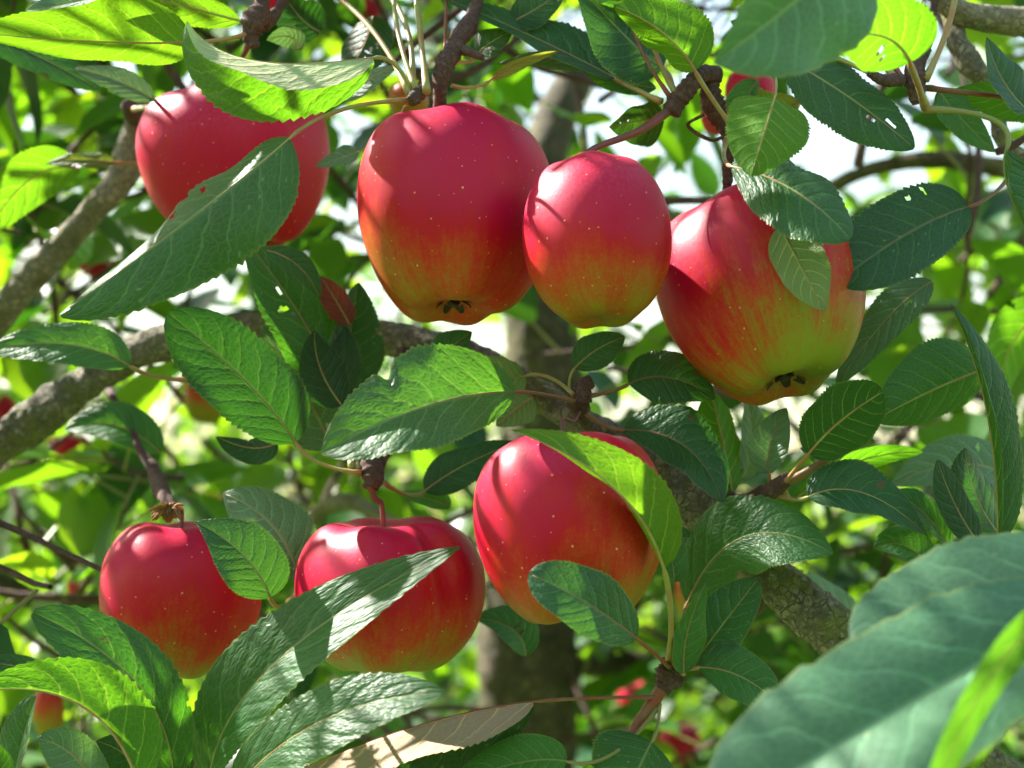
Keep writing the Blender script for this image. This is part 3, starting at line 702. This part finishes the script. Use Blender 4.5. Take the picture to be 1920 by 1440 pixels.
# ------------------------------------------------------------------ apples
def apple(px, py, cm, w, h, roll, pitch, label, seed, mat_kw, stem_to=None, stem_r=8, taper=0.10, lob=0.02, lobdir=0.0, asym=(0.03, 0.0), cav=0.22, bas=0.16, shoulder=1.0, crease=None, big=True, calyx=True, mat=None, yaw=0.0, sq=0.86, group="apples hanging in the tree"):
    """w, h: size as seen in px. roll: degrees, calyx end swings to the right of the picture when positive; pitch: calyx end towards the viewer"""
    d = D0 + cm / 100.0; k = d / FPX
    rx = w * 0.5 * k; rz = h * 0.5 * k
    nth, nph = (96, 72) if big else (32, 24)
    V = []; Fc = []
    rs = random.Random(seed)
    p5 = rs.uniform(0, 6.28); p2 = rs.uniform(0, 6.28); p3 = rs.uniform(0, 6.28)
    for j in range(nph + 1):
        ph = math.pi * j / nph
        sn = max(math.sin(ph), 0.0) ** sq
        c = math.cos(ph)
        for i in range(nth):
            th = 2 * math.pi * i / nth
            low = max(0.0, -c)
            r = sn * (1 + taper * c - 0.05 * low * low)
            r *= 1 + lob * math.cos(5 * th + p5) * (0.35 + 1.5 * low + 0.9 * max(0, c) ** 2)
            r *= 1 + asym[0] * math.cos(th - lobdir) + 0.02 * math.cos(2 * th + p2) + 0.012 * math.cos(3 * th + p3)
            if crease:
                for ca, cw, cd in crease:
                    dth = math.atan2(math.sin(th - ca), math.cos(th - ca))
                    r *= 1 - cd * math.exp(-(dth / cw) ** 2) * (0.25 + 0.75 * max(0, c + 0.2))
            z = math.copysign(abs(c) ** 0.95, c)
            z -= cav * math.exp(-(ph / 0.40) ** 2) * 1.25
            z += bas * math.exp(-((math.pi - ph) / 0.34) ** 2) * 1.3
            z += asym[1] * math.cos(th - lobdir) * c + 0.018 * math.cos(5 * th + p5 + 0.4) * (math.exp(-((ph - 0.55) / 0.3) ** 2) - math.exp(-((math.pi - ph - 0.5) / 0.3) ** 2))
            V.append(Vector((r * rx * math.cos(th), r * rx * math.sin(th), z * rz)))
    for j in range(nph):
        for i in range(nth):
            a0 = j * nth + i; a1 = j * nth + (i + 1) % nth
            Fc.append((a0, a0 + nth, a1 + nth, a1))
    rot = (Matrix.Rotation(math.radians(-roll), 3, 'Y') @ Matrix.Rotation(math.radians(-pitch) + PITCH, 3, 'X') @ Matrix.Rotation(yaw, 3, 'Z'))
    ctr = P(px, py, cm)
    root = empty("apple", ctr, label, "apple", group)
    root.rotation_mode = 'QUATERNION'; root.rotation_quaternion = rot.to_quaternion()
    m = mat or apple_mat("apple_skin_%d" % seed, (rx, rz), seed=seed * 1.7, **mat_kw)
    def add(name, V, Fc, m):
        me = bpy.data.meshes.new(name); me.from_pydata([tuple(v) for v in V], [], Fc); me.materials.append(m)
        me.polygons.foreach_set('use_smooth', [True] * len(me.polygons)); me.update()
        o = bpy.data.objects.new(name, me); return link(o, root)
    add("skin", V, Fc, m)
    zt = (1 - cav * 1.25) * rz; zb = -(1 - bas * 1.3) * rz
    if stem_to is not None:
        inv = rot.inverted()
        e = inv @ (P(*stem_to) - ctr)
        a = Vector((0, 0, zt - 0.004)); b = Vector((0, 0, zt + (rz - zt) * 0.9 + 0.002)); c2 = a.lerp(e, 0.66) * 0.6 + b.lerp(e, 0.5) * 0.4
        pts = catmull([list(a), list(b), list(c2), list(e)], 7)
        rr = [stem_r * 0.5 * k * (0.85 + 0.5 * (abs(i / (len(pts) - 1) - 0.35)) ** 1.5 * 2) for i in range(len(pts))]
        Vt, Ft = tube(pts, rr, 10, 0.12, 400, seed=seed)
        add("stem", Vt, Ft, STEM)
    elif big:
        Vt, Ft = tube(catmull([[0, 0, zt - 0.003], [0.001, 0, zt + 0.006], [0.003, 0.001, rz + 0.004]], 6), [0.0012] * 13, 8, 0.1, 400)
        add("stem", Vt, Ft, STEM)
    if calyx:
        parts = []
        for q in range(5):
            an = q * 1.2566 + p5 + rs.uniform(-0.2, 0.2)
            cx, sx = math.cos(an), math.sin(an); L = rx * rs.uniform(0.16, 0.22); wdt = rx * 0.055
            pts = []; 
            out = rs.uniform(0.5, 1.1)
            pl = []
            for u in range(6):
                t = u / 5
                rad_ = rx * 0.05 + L * math.sin(t * 1.9) * 0.75 * out
                zz = zb + 0.001 - L * 0.9 * t * (1.15 - 0.5 * t)
                wv = wdt * (1 - t) ** 0.7 + 0.0002
                pl.append((rad_, zz, wv))
            Vv = []; Ff = []
            for rad_, zz, wv in pl:
                for sgn in (-1, 0, 1):
                    Vv.append(Vector((cx * rad_ - sx * wv * sgn, sx * rad_ + cx * wv * sgn, zz + (0.0006 if sgn == 0 else 0))))
            for u in range(5):
                for s2 in range(2):
                    q0 = u * 3 + s2; Ff.append((q0, q0 + 1, q0 + 4, q0 + 3))
            parts.append((Vv, Ff))
        parts.append(tube([[0, 0, zb + 0.003], [0, 0, zb - 0.0015]], [rx * 0.07, rx * 0.06], 10))
        Vv, Ff = merge(parts)
        add("calyx", Vv, Ff, CALYX)
    return root

R = math.radians
apple(450, 312, 9.3, 344, 350, 11, -2, "large pink-red apple behind the drooping leaf, upper left", 1, dict(base_z=-1.6, soft=1.2, pink=1.0, streak=0.3, bloom_sheen=(0.60, 0.022, 0.13)), stem_to=(470, 75, 6), taper=0.18, lobdir=R(200), cav=0.2)
apple(846, 408, 1.5, 358, 424, 2, 16, "tallest red apple, bluntly ribbed, greenish base with dark calyx, hanging upper centre", 2, dict(base_z=-1.40, soft=1.4, pink=0.3, gdir=(-0.95, -0.2, -0.2), gamt=0.25), stem_to=(824, 170, 0.3), taper=0.13, lob=0.034, cav=0.2, sq=0.79)
apple(1116, 452, -3.3, 284, 344, 3, 14, "smallest oval apple with a white glint, between two larger apples", 3, dict(base_z=-1.3, pink=0.7, streak=0.3, soft=1.6, bloom_sheen=(0.66, 0.06, 0.13)), stem_to=(1258, 205, 0), stem_r=15, taper=0.03, lob=0.008, cav=0.10, bas=0.1, calyx=False, sq=0.93)
apple(1424, 556, 0.6, 372, 424, 12, 24, "red and yellow-green apple half covered by a crinkled leaf, dark calyx showing", 4, dict(base_z=-1.27, soft=1.5, pink=0.3, gdir=(0.45, -0.85, -0.3), gamt=0.30, streak=0.8), stem_to=(1363, 340, 1.4), taper=0.14, lob=0.03, cav=0.2)
apple(334, 1122, 3.4, 296, 318, -2, 2, "shaded dark red apple at lower left with a dried tuft on top", 5, dict(base_z=-1.3, soft=1.5, pink=0.2, gdir=(0.3, -0.9, -0.3), gamt=0.2), stem_to=(320, 958, 1.8), taper=0.10, cav=0.14)
apple(1066, 990, -3.2, 356, 394, 3, 8, "red apple with a bright green leaf lying across it", 6, dict(base_z=-1.35, soft=1.5, pink=0.3, gdir=(0.8, -0.6, 0), gamt=0.25), stem_to=(1086, 770, 1.2), taper=0.12, lob=0.024, cav=0.16)
apple(722, 1112, 1.0, 352, 318, 2, 0, "broad creased apple behind a long pointed leaf, lower centre", 7, dict(base_z=-1.2, soft=1.5, pink=0.35, gdir=(0.9, -0.4, 0), gamt=0.2, streak=0.6), stem_to=(692, 900, 0.8), stem_r=12, taper=0.06, lob=0.03, lobdir=R(0), asym=(0.07, 0.0), cav=0.2, crease=[(R(-46), 0.17, 0.24), (R(-115), 0.25, 0.04)])

BGA = apple_mat("apple_skin_far", (0.035, 0.035), seed=3.3, base_z=-0.85, pink=0.3)
BGO = apple_mat("apple_skin_far_orange", (0.035, 0.035), seed=5.1, base_z=-0.55, soft=1.6, pink=0.3)
def far_apple(px, py, d, w, label, seed, h=None, pitch=0, roll=0):
    return apple(px, py, (d - D0) * 100, w, h or w, roll, pitch, label, seed, {}, mat=BGO if 'orange' in label or 'pale' in label.split()[:3] else BGA, big=False, calyx=False, group="blurred apples further back")
far_apple(178, 488, 1.15, 70, "blurred pink apple under the pale upper-left limb", 21)
far_apple(112, 412, 1.6, 56, "small blurred pale apple above the pale limb", 22)
far_apple(130, 852, 1.2, 84, "blurred pink apple below the mossy limb, left", 23)
far_apple(385, 750, 1.0, 80, "blurred pale orange apple beside the spotted leaf", 24, 96)
far_apple(-8, 770, 1.2, 70, "blurred red apple cut by the left picture edge", 25)
far_apple(90, 1338, 0.95, 58, "blurred orange-red apple between the lower left leaves", 26, 100)
far_apple(1272, 1396, 1.5, 84, "blurred red apple near the bottom edge, right of the reddish twig", 27)
far_apple(1194, 1310, 1.7, 72, "blurred crimson apple left of the lowest twig junction", 28)
far_apple(1808, 828, 1.05, 70, "blurred orange apple under the broad right-hand leaf", 29)
far_apple(1912, 538, 1.3, 44, "blurred bright red apple at the right picture edge", 30)
far_apple(1405, 175, 0.72, 92, "bright red apple behind the dark spur, upper right", 31, 100)
far_apple(1345, 220, 0.72, 60, "pinkish apple half hidden by the dark spur near the white sky", 37, 70)
far_apple(505, 8, 0.75, 60, "red apple cut by the top edge among dark spurs", 32)
far_apple(765, 190, 0.72, 76, "pale pink apple behind the central spur", 33)
far_apple(690, 8, 1.2, 60, "blurred red apple near the top edge, centre left", 34)
far_apple(1300, 1120, 0.9, 70, "orange apple glimpsed behind the lower twig leaves", 35, 130)
far_apple(1240, 1430, 1.6, 60, "blurred red apple on the bottom edge", 36)
far_apple(150, 1105, 1.1, 50, "small blurred pink apple left of the shaded apple", 38, 60)

# dried tuft on the shaded apple's top
def tuft():
    c = P(316, 968, 1.2); parts = []
    rs = random.Random(4)
    for i in range(34):
        e = c + AX * rs.uniform(-0.008, 0.007) + AU * rs.uniform(-0.002, 0.006) + AF * rs.uniform(-0.008, 0.004)
        mid_ = c.lerp(e, 0.5) + AU * 0.002
        parts.append(tube(catmull([list(c - AU * 0.002), list(mid_), list(e)], 4), [0.0011 * (1 - 0.08 * q) for q in range(9)], 6))
    V, Fc = merge(parts)
    o = mesh_obj("dried_tuft", V, Fc, stalk_mat("dried", (0.42, 0.19, 0.04), (0.16, 0.075, 0.025), 0.8), origin=c)
    o['label'] = "brown dried tuft sitting on top of the shaded lower-left apple"; o['category'] = "plant debris"
tuft()

# ------------------------------------------------------------------ foliage behind
def simple_leaf(seed, rows=7):
    """unit leaf: length 1 along +Y from the base, stalk below, upper face +Z"""
    rs = random.Random(seed); V = []; UV = []; Fc = []; fm = []
    fold = rs.uniform(0.15, 0.55); curl = rs.uniform(-0.35, 0.5); wd = rs.uniform(0.24, 0.33); tw = rs.uniform(-0.4, 0.4)
    for i in range(rows):
        t = i / (rows - 1); f = outline(min(max(t, 0.01), 0.985)) * wd
        y = t - 0.12 * abs(curl) * t * t; z = -curl * t * t * 0.6
        for s in (-1, -0.5, 0, 0.5, 1):
            x = s * f * math.cos(fold); zz = z + abs(s) * f * math.sin(fold) + 0.02 * math.sin(9 * t + seed) * abs(s)
            a = tw * t
            V.append((x * math.cos(a) - (zz - z) * math.sin(a), y, z + (zz - z) * math.cos(a) + x * math.sin(a))); UV.append((0.5 + 0.5 * s, t))
    for i in range(rows - 1):
        for j in range(4):
            a0 = i * 5 + j; Fc.append((a0, a0 + 1, a0 + 6, a0 + 5)); fm.append(0)
    b = len(V)                                                     # stalk
    for y in (0.05, -0.38):
        for k in range(3):
            an = k * 2.094; V.append((0.016 * math.cos(an), y, 0.016 * math.sin(an) - 0.01 - 0.1 * max(0, -y))); UV.append((0.5, 0))
    for k in range(3):
        Fc.append((b + k, b + (k + 1) % 3, b + 3 + (k + 1) % 3, b + 3 + k)); fm.append(1)
    return np.array(V), Fc, np.array(UV), fm

LIB = [simple_leaf(s) for s in range(8)]
def lib_mesh(i, mat):
    V, Fc, UV, fm = LIB[i]
    me = bpy.data.meshes.new("leaf"); me.from_pydata(V.tolist(), [], Fc)
    me.materials.append(mat); me.materials.append(STALKG)
    me.polygons.foreach_set('material_index', fm); me.polygons.foreach_set('use_smooth', [True] * len(Fc))
    ul = me.uv_layers.new(name="UVMap"); li = np.zeros(len(me.loops), dtype=np.int32); me.loops.foreach_get('vertex_index', li)
    ul.data.foreach_set('uv', UV[li].astype(np.float32).ravel()); me.update()
    return me

def frame(yv, up):
    y = yv.normalized(); x = y.cross(up)
    if x.length < 1e-4: x = y.cross(Vector((1, 0, 0)))
    x.normalize(); z = x.cross(y)
    return Matrix((x, y, z)).transposed()

def shoot(p, v, length, nl, rs, size=(0.055, 0.085)):
    """-> twig polyline, list of (pos, 3x3 frame, length)"""
    pts = [p.copy()]; v = v.normalized(); out = []
    q = p.copy()
    steps = 8
    for i in range(steps):
        v = (v + Vector((rs.uniform(-.18, .18), rs.uniform(-.18, .18), rs.uniform(-.15, .18)))).normalized()
        q = q + v * (length / steps); pts.append(q.copy())
    ang = rs.uniform(0, 6.28)
    for i in range(nl):
        t = (i + 0.6) / nl; f = t * steps; k = min(int(f), steps - 1)
        c = pts[k].lerp(pts[k + 1], f - k); tv = (pts[k + 1] - pts[k]).normalized()
        ang += 2.4
        s1 = tv.cross(Vector((0.2, 0.3, 1))).normalized(); s2 = tv.cross(s1)
        o = s1 * math.cos(ang) + s2 * math.sin(ang)
        dirv = (o * 0.9 + tv * 0.5 + Vector((rs.uniform(-.25, .25), rs.uniform(-.25, .25), rs.uniform(-0.75, 0.1)))).normalized()
        L = rs.uniform(*size)
        up = (Vector((0, 0, 1)) + Vector((rs.uniform(-.6, .6), rs.uniform(-.6, .6), 0)) + tv * 0.3).normalized()
        out.append((c + dirv * L * 0.38, frame(dirv, up), L))
    return pts, out

def foliage(name, parent, shoots, mat, twm=TWIG, tw_r=0.0016):
    """many leaves and their twigs as one mass"""
    Vs = []; Fs = []; UVs = []; FM = []; RN = []; off = 0
    rs = random.Random(len(shoots))
    for pts, lv in shoots:
        vt, ft = tube([list(p) for p in pts], [tw_r * (1.3 - 0.8 * i / len(pts)) for i in range(len(pts))], 5, cap=False)
        Vs.append(np.array(vt)); Fs += [tuple(i + off for i in q) for q in ft]; UVs.append(np.zeros((len(vt), 2))); FM += [2] * len(ft); RN += [0.0] * len(ft); off += len(vt)
        for c, M3, L in lv:
            V, Fc, UV, fm = LIB[rs.randrange(len(LIB))]
            w = (V * L) @ np.array(M3).T + np.array(c)
            Vs.append(w); Fs += [tuple(i + off for i in q) for q in Fc]; UVs.append(UV); FM += fm; off += len(V)
            RN += [rs.random()] * len(Fc)
    V = np.vstack(Vs); UV = np.vstack(UVs)
    o = mesh_obj(name, V, Fs, [mat, STALKG, twm], parent, origin=Vector(V.mean(axis=0)), uvs=UV, fmat=FM, kind='stuff')
    at = o.data.attributes.new("rnd", 'FLOAT', 'FACE'); at.data.foreach_set('value', RN)
    return o

# clumps of this tree's own leaves a little further back: px, py, distance, spread px, shoots, leaf material
MID = [(60, 180, 1.15, 120, 2, FRESH), (180, 250, 0.95, 90, 1, GREEN), (40, 420, 1.1, 110, 2, FRESH), (300, 560, 1.2, 120, 1, GREEN), (90, 560, 1.3, 90, 1, FRESH),
       (60, 930, 1.0, 120, 3, FRESH), (180, 1010, 0.95, 110, 2, FRESH), (440, 880, 1.2, 120, 3, FRESH), (250, 760, 1.3, 110, 1, TURN), (30, 1180, 0.95, 90, 2, FRESH),
       (600, 420, 1.2, 90, 2, GREEN), (640, 300, 1.0, 60, 1, GREEN), (980, 230, 1.1, 80, 1, GREEN), (700, 120, 0.95, 90, 2, DEEP), (590, 30, 0.9, 90, 2, GREEN),
       (1720, 620, 1.15, 140, 2, FRESH), (1850, 480, 1.1, 110, 2, FRESH), (1700, 800, 1.2, 140, 2, FRESH), (1650, 1060, 1.2, 120, 3, GREEN), (1500, 1000, 1.3, 90, 1, FRESH),
       (1180, 1180, 1.2, 110, 3, FRESH), (1330, 1330, 1.2, 120, 3, FRESH), (1150, 1420, 1.25, 120, 2, FRESH), (780, 1330, 1.2, 120, 3, GREEN), (680, 1420, 1.0, 120, 2, FRESH),
       (1700, 60, 0.9, 120, 2, FRESH), (1850, 250, 1.0, 120, 2, GREEN), (1240, 60, 0.9, 90, 2, DEEP), (960, 60, 0.9, 120, 2, GREEN), (320, 40, 0.85, 120, 2, GREEN), (120, 60, 0.8, 100, 1, DEEP),
       (1230, 340, 0.85, 40, 1, GREEN), (1300, 760, 0.95, 80, 1, FRESH), (500, 1180, 1.0, 80, 1, FRESH), (1140, 640, 1.4, 60, 1, GREEN)]
meshes = {}
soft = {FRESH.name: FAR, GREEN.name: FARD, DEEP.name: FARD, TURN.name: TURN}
rs = random.Random(77)
cnt = 0
for px, py, d, sp, ns, m in MID:
    m = soft[m.name]
    for s in range(ns):
        x = px + rs.uniform(-sp, sp) * 0.8; y = py + rs.uniform(-sp, sp) * 0.8; dd = d * rs.uniform(0.92, 1.15)
        L = rs.uniform(0.10, 0.16)
        v = Vector((rs.uniform(-1, 1), rs.uniform(-0.6, 0.6), rs.uniform(-0.3, 0.9))).normalized()
        pts, lv = shoot(P(x, y, d=dd) - v * L * 0.5, v, L, rs.choice((4, 5)), rs)
        vt, ft = tube([list(q) for q in pts], [0.0026 * (1.3 - 0.8 * i / len(pts)) for i in range(len(pts))], 7)
        mesh_obj("twig", vt, ft, TWIG, TREE)
        for c, M3, Ln in lv:
            e = c + M3.col[1] * Ln * 0.5 - CAM; ed = e.dot(AF); ex = 960 + e.dot(AX) / ed * FPX; ey = 720 - e.dot(AU) / ed * FPX
            if cnt >= 205 or (850 < ex < 1110 and ey > 560): continue
            key = (rs.randrange(len(LIB)), m.name)
            if key not in meshes: meshes[key] = lib_mesh(key[0], m)
            o = bpy.data.objects.new("leaf", meshes[key])
            o.matrix_local = Matrix.Translation(c - TREE.location) @ M3.to_4x4() @ Matrix.Scale(Ln, 4)
            link(o, TREE); cnt += 1

# this tree's crown behind the fruit, plus unseen leaves added off-view for shade
SKYGAPS = [(1440, 300, 200, 120), (60, 190, 60, 60), (250, 140, 50, 50), (1250, 700, 50, 50), (340, 540, 60, 40), (1560, 230, 90, 60)]
KEEP_SUN = [(285, 270, 5.5), (300, 380, 6), (690, 380, -.8), (690, 450, -.4), (760, 240, -.9), (1030, 340, -5), (1000, 430, -5), (1000, 500, -5), (1060, 320, -5), (1300, 420, -1), (1270, 470, -1), (270, 1010, 1), (300, 1000, 1),
            (590, 1010, 0), (560, 1050, 0), (640, 990, 0), (950, 880, -5.4), (920, 930, -5.2), (900, 980, -4.6), (940, 1080, -5), (480, 150, -3), (560, 190, -3), (600, 130, -4), (300, 450, -4), (220, 520, -5), (180, 550, -5),
            (1150, 880, -8), (1080, 830, -8), (1200, 950, -7), (1220, 60, -1.4), (1300, 60, -1.6), (1640, 70, -11), (1690, 60, -11), (100, 1290, -5), (200, 1330, -5), (1430, 1000, -1.5), (1500, 1010, -2.5), (1380, 1020, -.6), (620, 1150, -6), (560, 1230, -5.5), (700, 1090, -6.5),
            (650, 1310, -7), (740, 1290, -8), (560, 1360, -6), (1410, 370, -5), (1470, 400, -5.5), (1440, 330, -4.5), (40, 60, 0), (120, 60, 0), (200, 60, .5), (150, 700, 14), (280, 640, 13), (60, 780, 15), (100, 460, 17), (170, 390, 17), (1860, 20, 7), (1450, 250, -6), (1560, 870, 3), (1390, 1270, -2), (1640, 620, 1.5), (1850, 1290, -20), (1790, 1380, -21), (1910, 1220, -20), (1640, 1180, -16), (1500, 1240, -19), (925, 1180, 74), (925, 1260, 74), (920, 1340, 74), (930, 700, 73)]
KEEP = [P(*q) for q in KEEP_SUN]
def blocks_leaf(q, rad):
    return any(blocks(q[0] + q[1].col[1] * q[2] * f, rad) for f in (-0.2, 0.2, 0.5, 0.8))
def blocks(c, rad):
    for k in KEEP:
        w = c - k; t = w.dot(SUN_FROM)
        if t > 0.02 and (w - SUN_FROM * t).length < rad: return True
    return False
def proj(c):
    w = c - CAM; d = w.dot(AF)
    return 960 + w.dot(AX) / d * FPX, 720 - w.dot(AU) / d * FPX, d
def hides_trunk(q):
    ex, ey, ed = proj(q[0] + q[1].col[1] * q[2] * 0.5)
    return 860 < ex < 1110 and ey > 560 and ed < 1.45
rs = random.Random(5)
back = []; over = []
while len(back) < 360:
    px = rs.uniform(-250, 2170); py = rs.uniform(-250, 1700); d = rs.uniform(0.95, 2.0)
    if any(((px - gx) / (rx_ + 40 / d)) ** 2 + ((py - gy) / (ry_ + 40 / d)) ** 2 < 1 for gx, gy, rx_, ry_ in SKYGAPS): continue
    if 830 < px < 1140 and py > 540 and d < 1.5: continue
    c = P(px, py, d=d)
    v = Vector((rs.uniform(-1, 1), rs.uniform(-0.6, 0.6), rs.uniform(-0.4, 0.9)))
    sh = shoot(c, v, rs.uniform(.1, .2), rs.choice((5, 6, 7)), rs)
    lv = [q for q in sh[1] if not blocks_leaf(q, 0.02) and not hides_trunk(q)]
    back.append((sh[0], lv))
n = 0
while len(over) < 220 and n < 9000:  # unseen leaves added towards the sun, left out where sunlight must reach
    n += 1
    a = P(rs.uniform(-100, 2000), rs.uniform(0, 1500), rs.uniform(-8, 8))
    c = a + SUN_FROM * rs.uniform(0.16, 0.9)
    px, py, d = proj(c)
    if -60 < px < 1980 and -120 < py < 1600: continue
    v = Vector((rs.uniform(-1, 1), rs.uniform(-0.6, 0.6), rs.uniform(-0.4, 0.6)))
    sh = shoot(c, v, rs.uniform(.1, .2), rs.choice((5, 6, 7)), rs)
    lv = []
    for q in sh[1]:
        e = q[0] + q[1].col[1] * q[2] * 0.5
        ex, ey, ed = proj(e)
        if (-40 < ex < 1960 and -90 < ey < 1500 and ed < 0.9) or blocks_leaf(q, 0.030): continue
        lv.append(q)
    if lv and not any(blocks(q, 0.004) for q in sh[0]): over.append((sh[0], lv))
foliage("foliage", TREE, [q for i, q in enumerate(back) if i % 3], FAR, tw_r=0.002)
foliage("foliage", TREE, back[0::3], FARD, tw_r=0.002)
shade_roof = []  # unseen leaves added overhead to darken the background
while len(shade_roof) < 60:
    y = rs.uniform(0.75, 2.7); x = rs.uniform(-1.3, 0.9)
    zt = CAM.z + y * math.tan(PITCH + math.radians(15.6))
    c = Vector((x, y, zt + rs.uniform(0.04, 0.8)))
    sh = shoot(c, Vector((rs.uniform(-1, 1), rs.uniform(-1, 1), rs.uniform(-0.3, 0.6))), rs.uniform(.12, .22), 7, rs)
    lv = [q for q in sh[1] if not blocks_leaf(q, 0.028)]
    if lv: shade_roof.append((sh[0], lv))
foliage("foliage", TREE, over + shade_roof, FARD, tw_r=0.002)  # off-view leaf mass added for its shade

# ------------------------------------------------------------------ trees further back
def orchard_tree(x, y, height, spread, label, seed, nshoot=150, group="apple trees behind", leaf_size=(0.06, 0.09), base_h=0.7, gap=None, nl=8):
    rs = random.Random(seed)
    root = empty("apple_tree", (x, y, 0), label, "tree", group)
    o = Vector((x, y, 0))
    tp = [[x, y, -0.05], [x + rs.uniform(-.05, .05), y, height * 0.2], [x + rs.uniform(-.1, .1), y + rs.uniform(-.1, .1), height * 0.42]]
    tpts = catmull(tp, 8); r0 = 0.03 * height
    V, Fc = tube(tpts, [r0 * (1.25 - 0.6 * i / len(tpts)) for i in range(len(tpts))], 14, 0.15, 12, seed=seed)
    mesh_obj("trunk", V, Fc, TRUNKM, root)
    tips = []
    top = Vector(tpts[-1])
    for b in range(9):
        an = b * 2.4 + rs.uniform(-.3, .3); up = rs.uniform(0.15, 1.0)
        hgt = top.z * rs.uniform(0.7, 1.0)
        e = Vector((x + math.cos(an) * spread * rs.uniform(.6, 1), y + math.sin(an) * spread * rs.uniform(.6, 1), top.z + (height - top.z) * up * rs.uniform(.6, 1) - (1 - up) * 0.25))
        s = Vector((top.x, top.y, hgt))
        m = s.lerp(e, 0.5) + Vector((0, 0, 0.12 * height * (1 - up)))
        bp = catmull([list(s), list(m), list(e)], 8)
        V, Fc = tube(bp, [r0 * 0.5 * (1.1 - 0.9 * i / len(bp)) for i in range(len(bp))], 9, 0.15, 20, seed=b)
        mesh_obj("branch", V, Fc, TRUNKM, root)
        tips += [Vector(q) for q in bp[4:]]
    sh = []
    for i in range(nshoot):
        c = rs.choice(tips) + Vector((rs.gauss(0, .3) * spread * .5, rs.gauss(0, .3) * spread * .5, rs.gauss(0, .22) * spread * .5))
        if c.z < base_h: c.z = base_h + rs.uniform(0, 0.4)
        v = Vector((c.x - x, c.y - y, (c.z - height * 0.5) * 0.6 + rs.uniform(-.3, .5))).normalized()
        sh.append(shoot(c, v + Vector((rs.uniform(-.6, .6), rs.uniform(-.6, .6), rs.uniform(-.5, .4))), rs.uniform(.15, .3), nl, rs, leaf_size))
    foliage("crown", root, sh, FAR)
    return root

orchard_tree(-1.05, 3.1, 3.2, 1.15, "apple tree standing behind the fruit on the left", 101, 420, group=None)
orchard_tree(1.45, 3.3, 2.2, 1.1, "apple tree standing behind the fruit on the right", 102, 330, group=None)
orchard_tree(0.0, 4.6, 2.6, 1.3, "apple tree behind the dark trunk in the middle", 103, 400, group=None)
for i, (x, y, hh) in enumerate([(-2.6, 6.0, 2.9), (2.4, 6.5, 2.5), (-0.7, 8.0, 2.6), (1.0, 9.5, 2.7), (-4.0, 10.0, 3.0), (4.0, 10.5, 2.8), (-1.8, 12.5, 3.0), (2.6, 14.0, 3.0), (0.2, 16.0, 3.2), (-5.6, 15, 3.2), (6.0, 16, 3.2)]):
    orchard_tree(x, y, hh, hh * 0.52, "blurred apple tree in the orchard rows far behind", 200 + i, 190, group="far orchard trees", leaf_size=(0.09, 0.13), nl=9)

# unseen trees added behind the viewer to weaken the frontal light
for i, (x, y, hh) in enumerate([(-3.4, -2.2, 3.0), (-1.2, -2.9, 3.2), (1.2, -2.7, 3.1), (3.5, -2.3, 3.2)]):
    orchard_tree(x, y, hh, hh * 0.5, "unseen apple tree added behind the viewer to cut frontal light", 300 + i, 170, group="unseen added trees", leaf_size=(0.09, 0.13), nl=9)
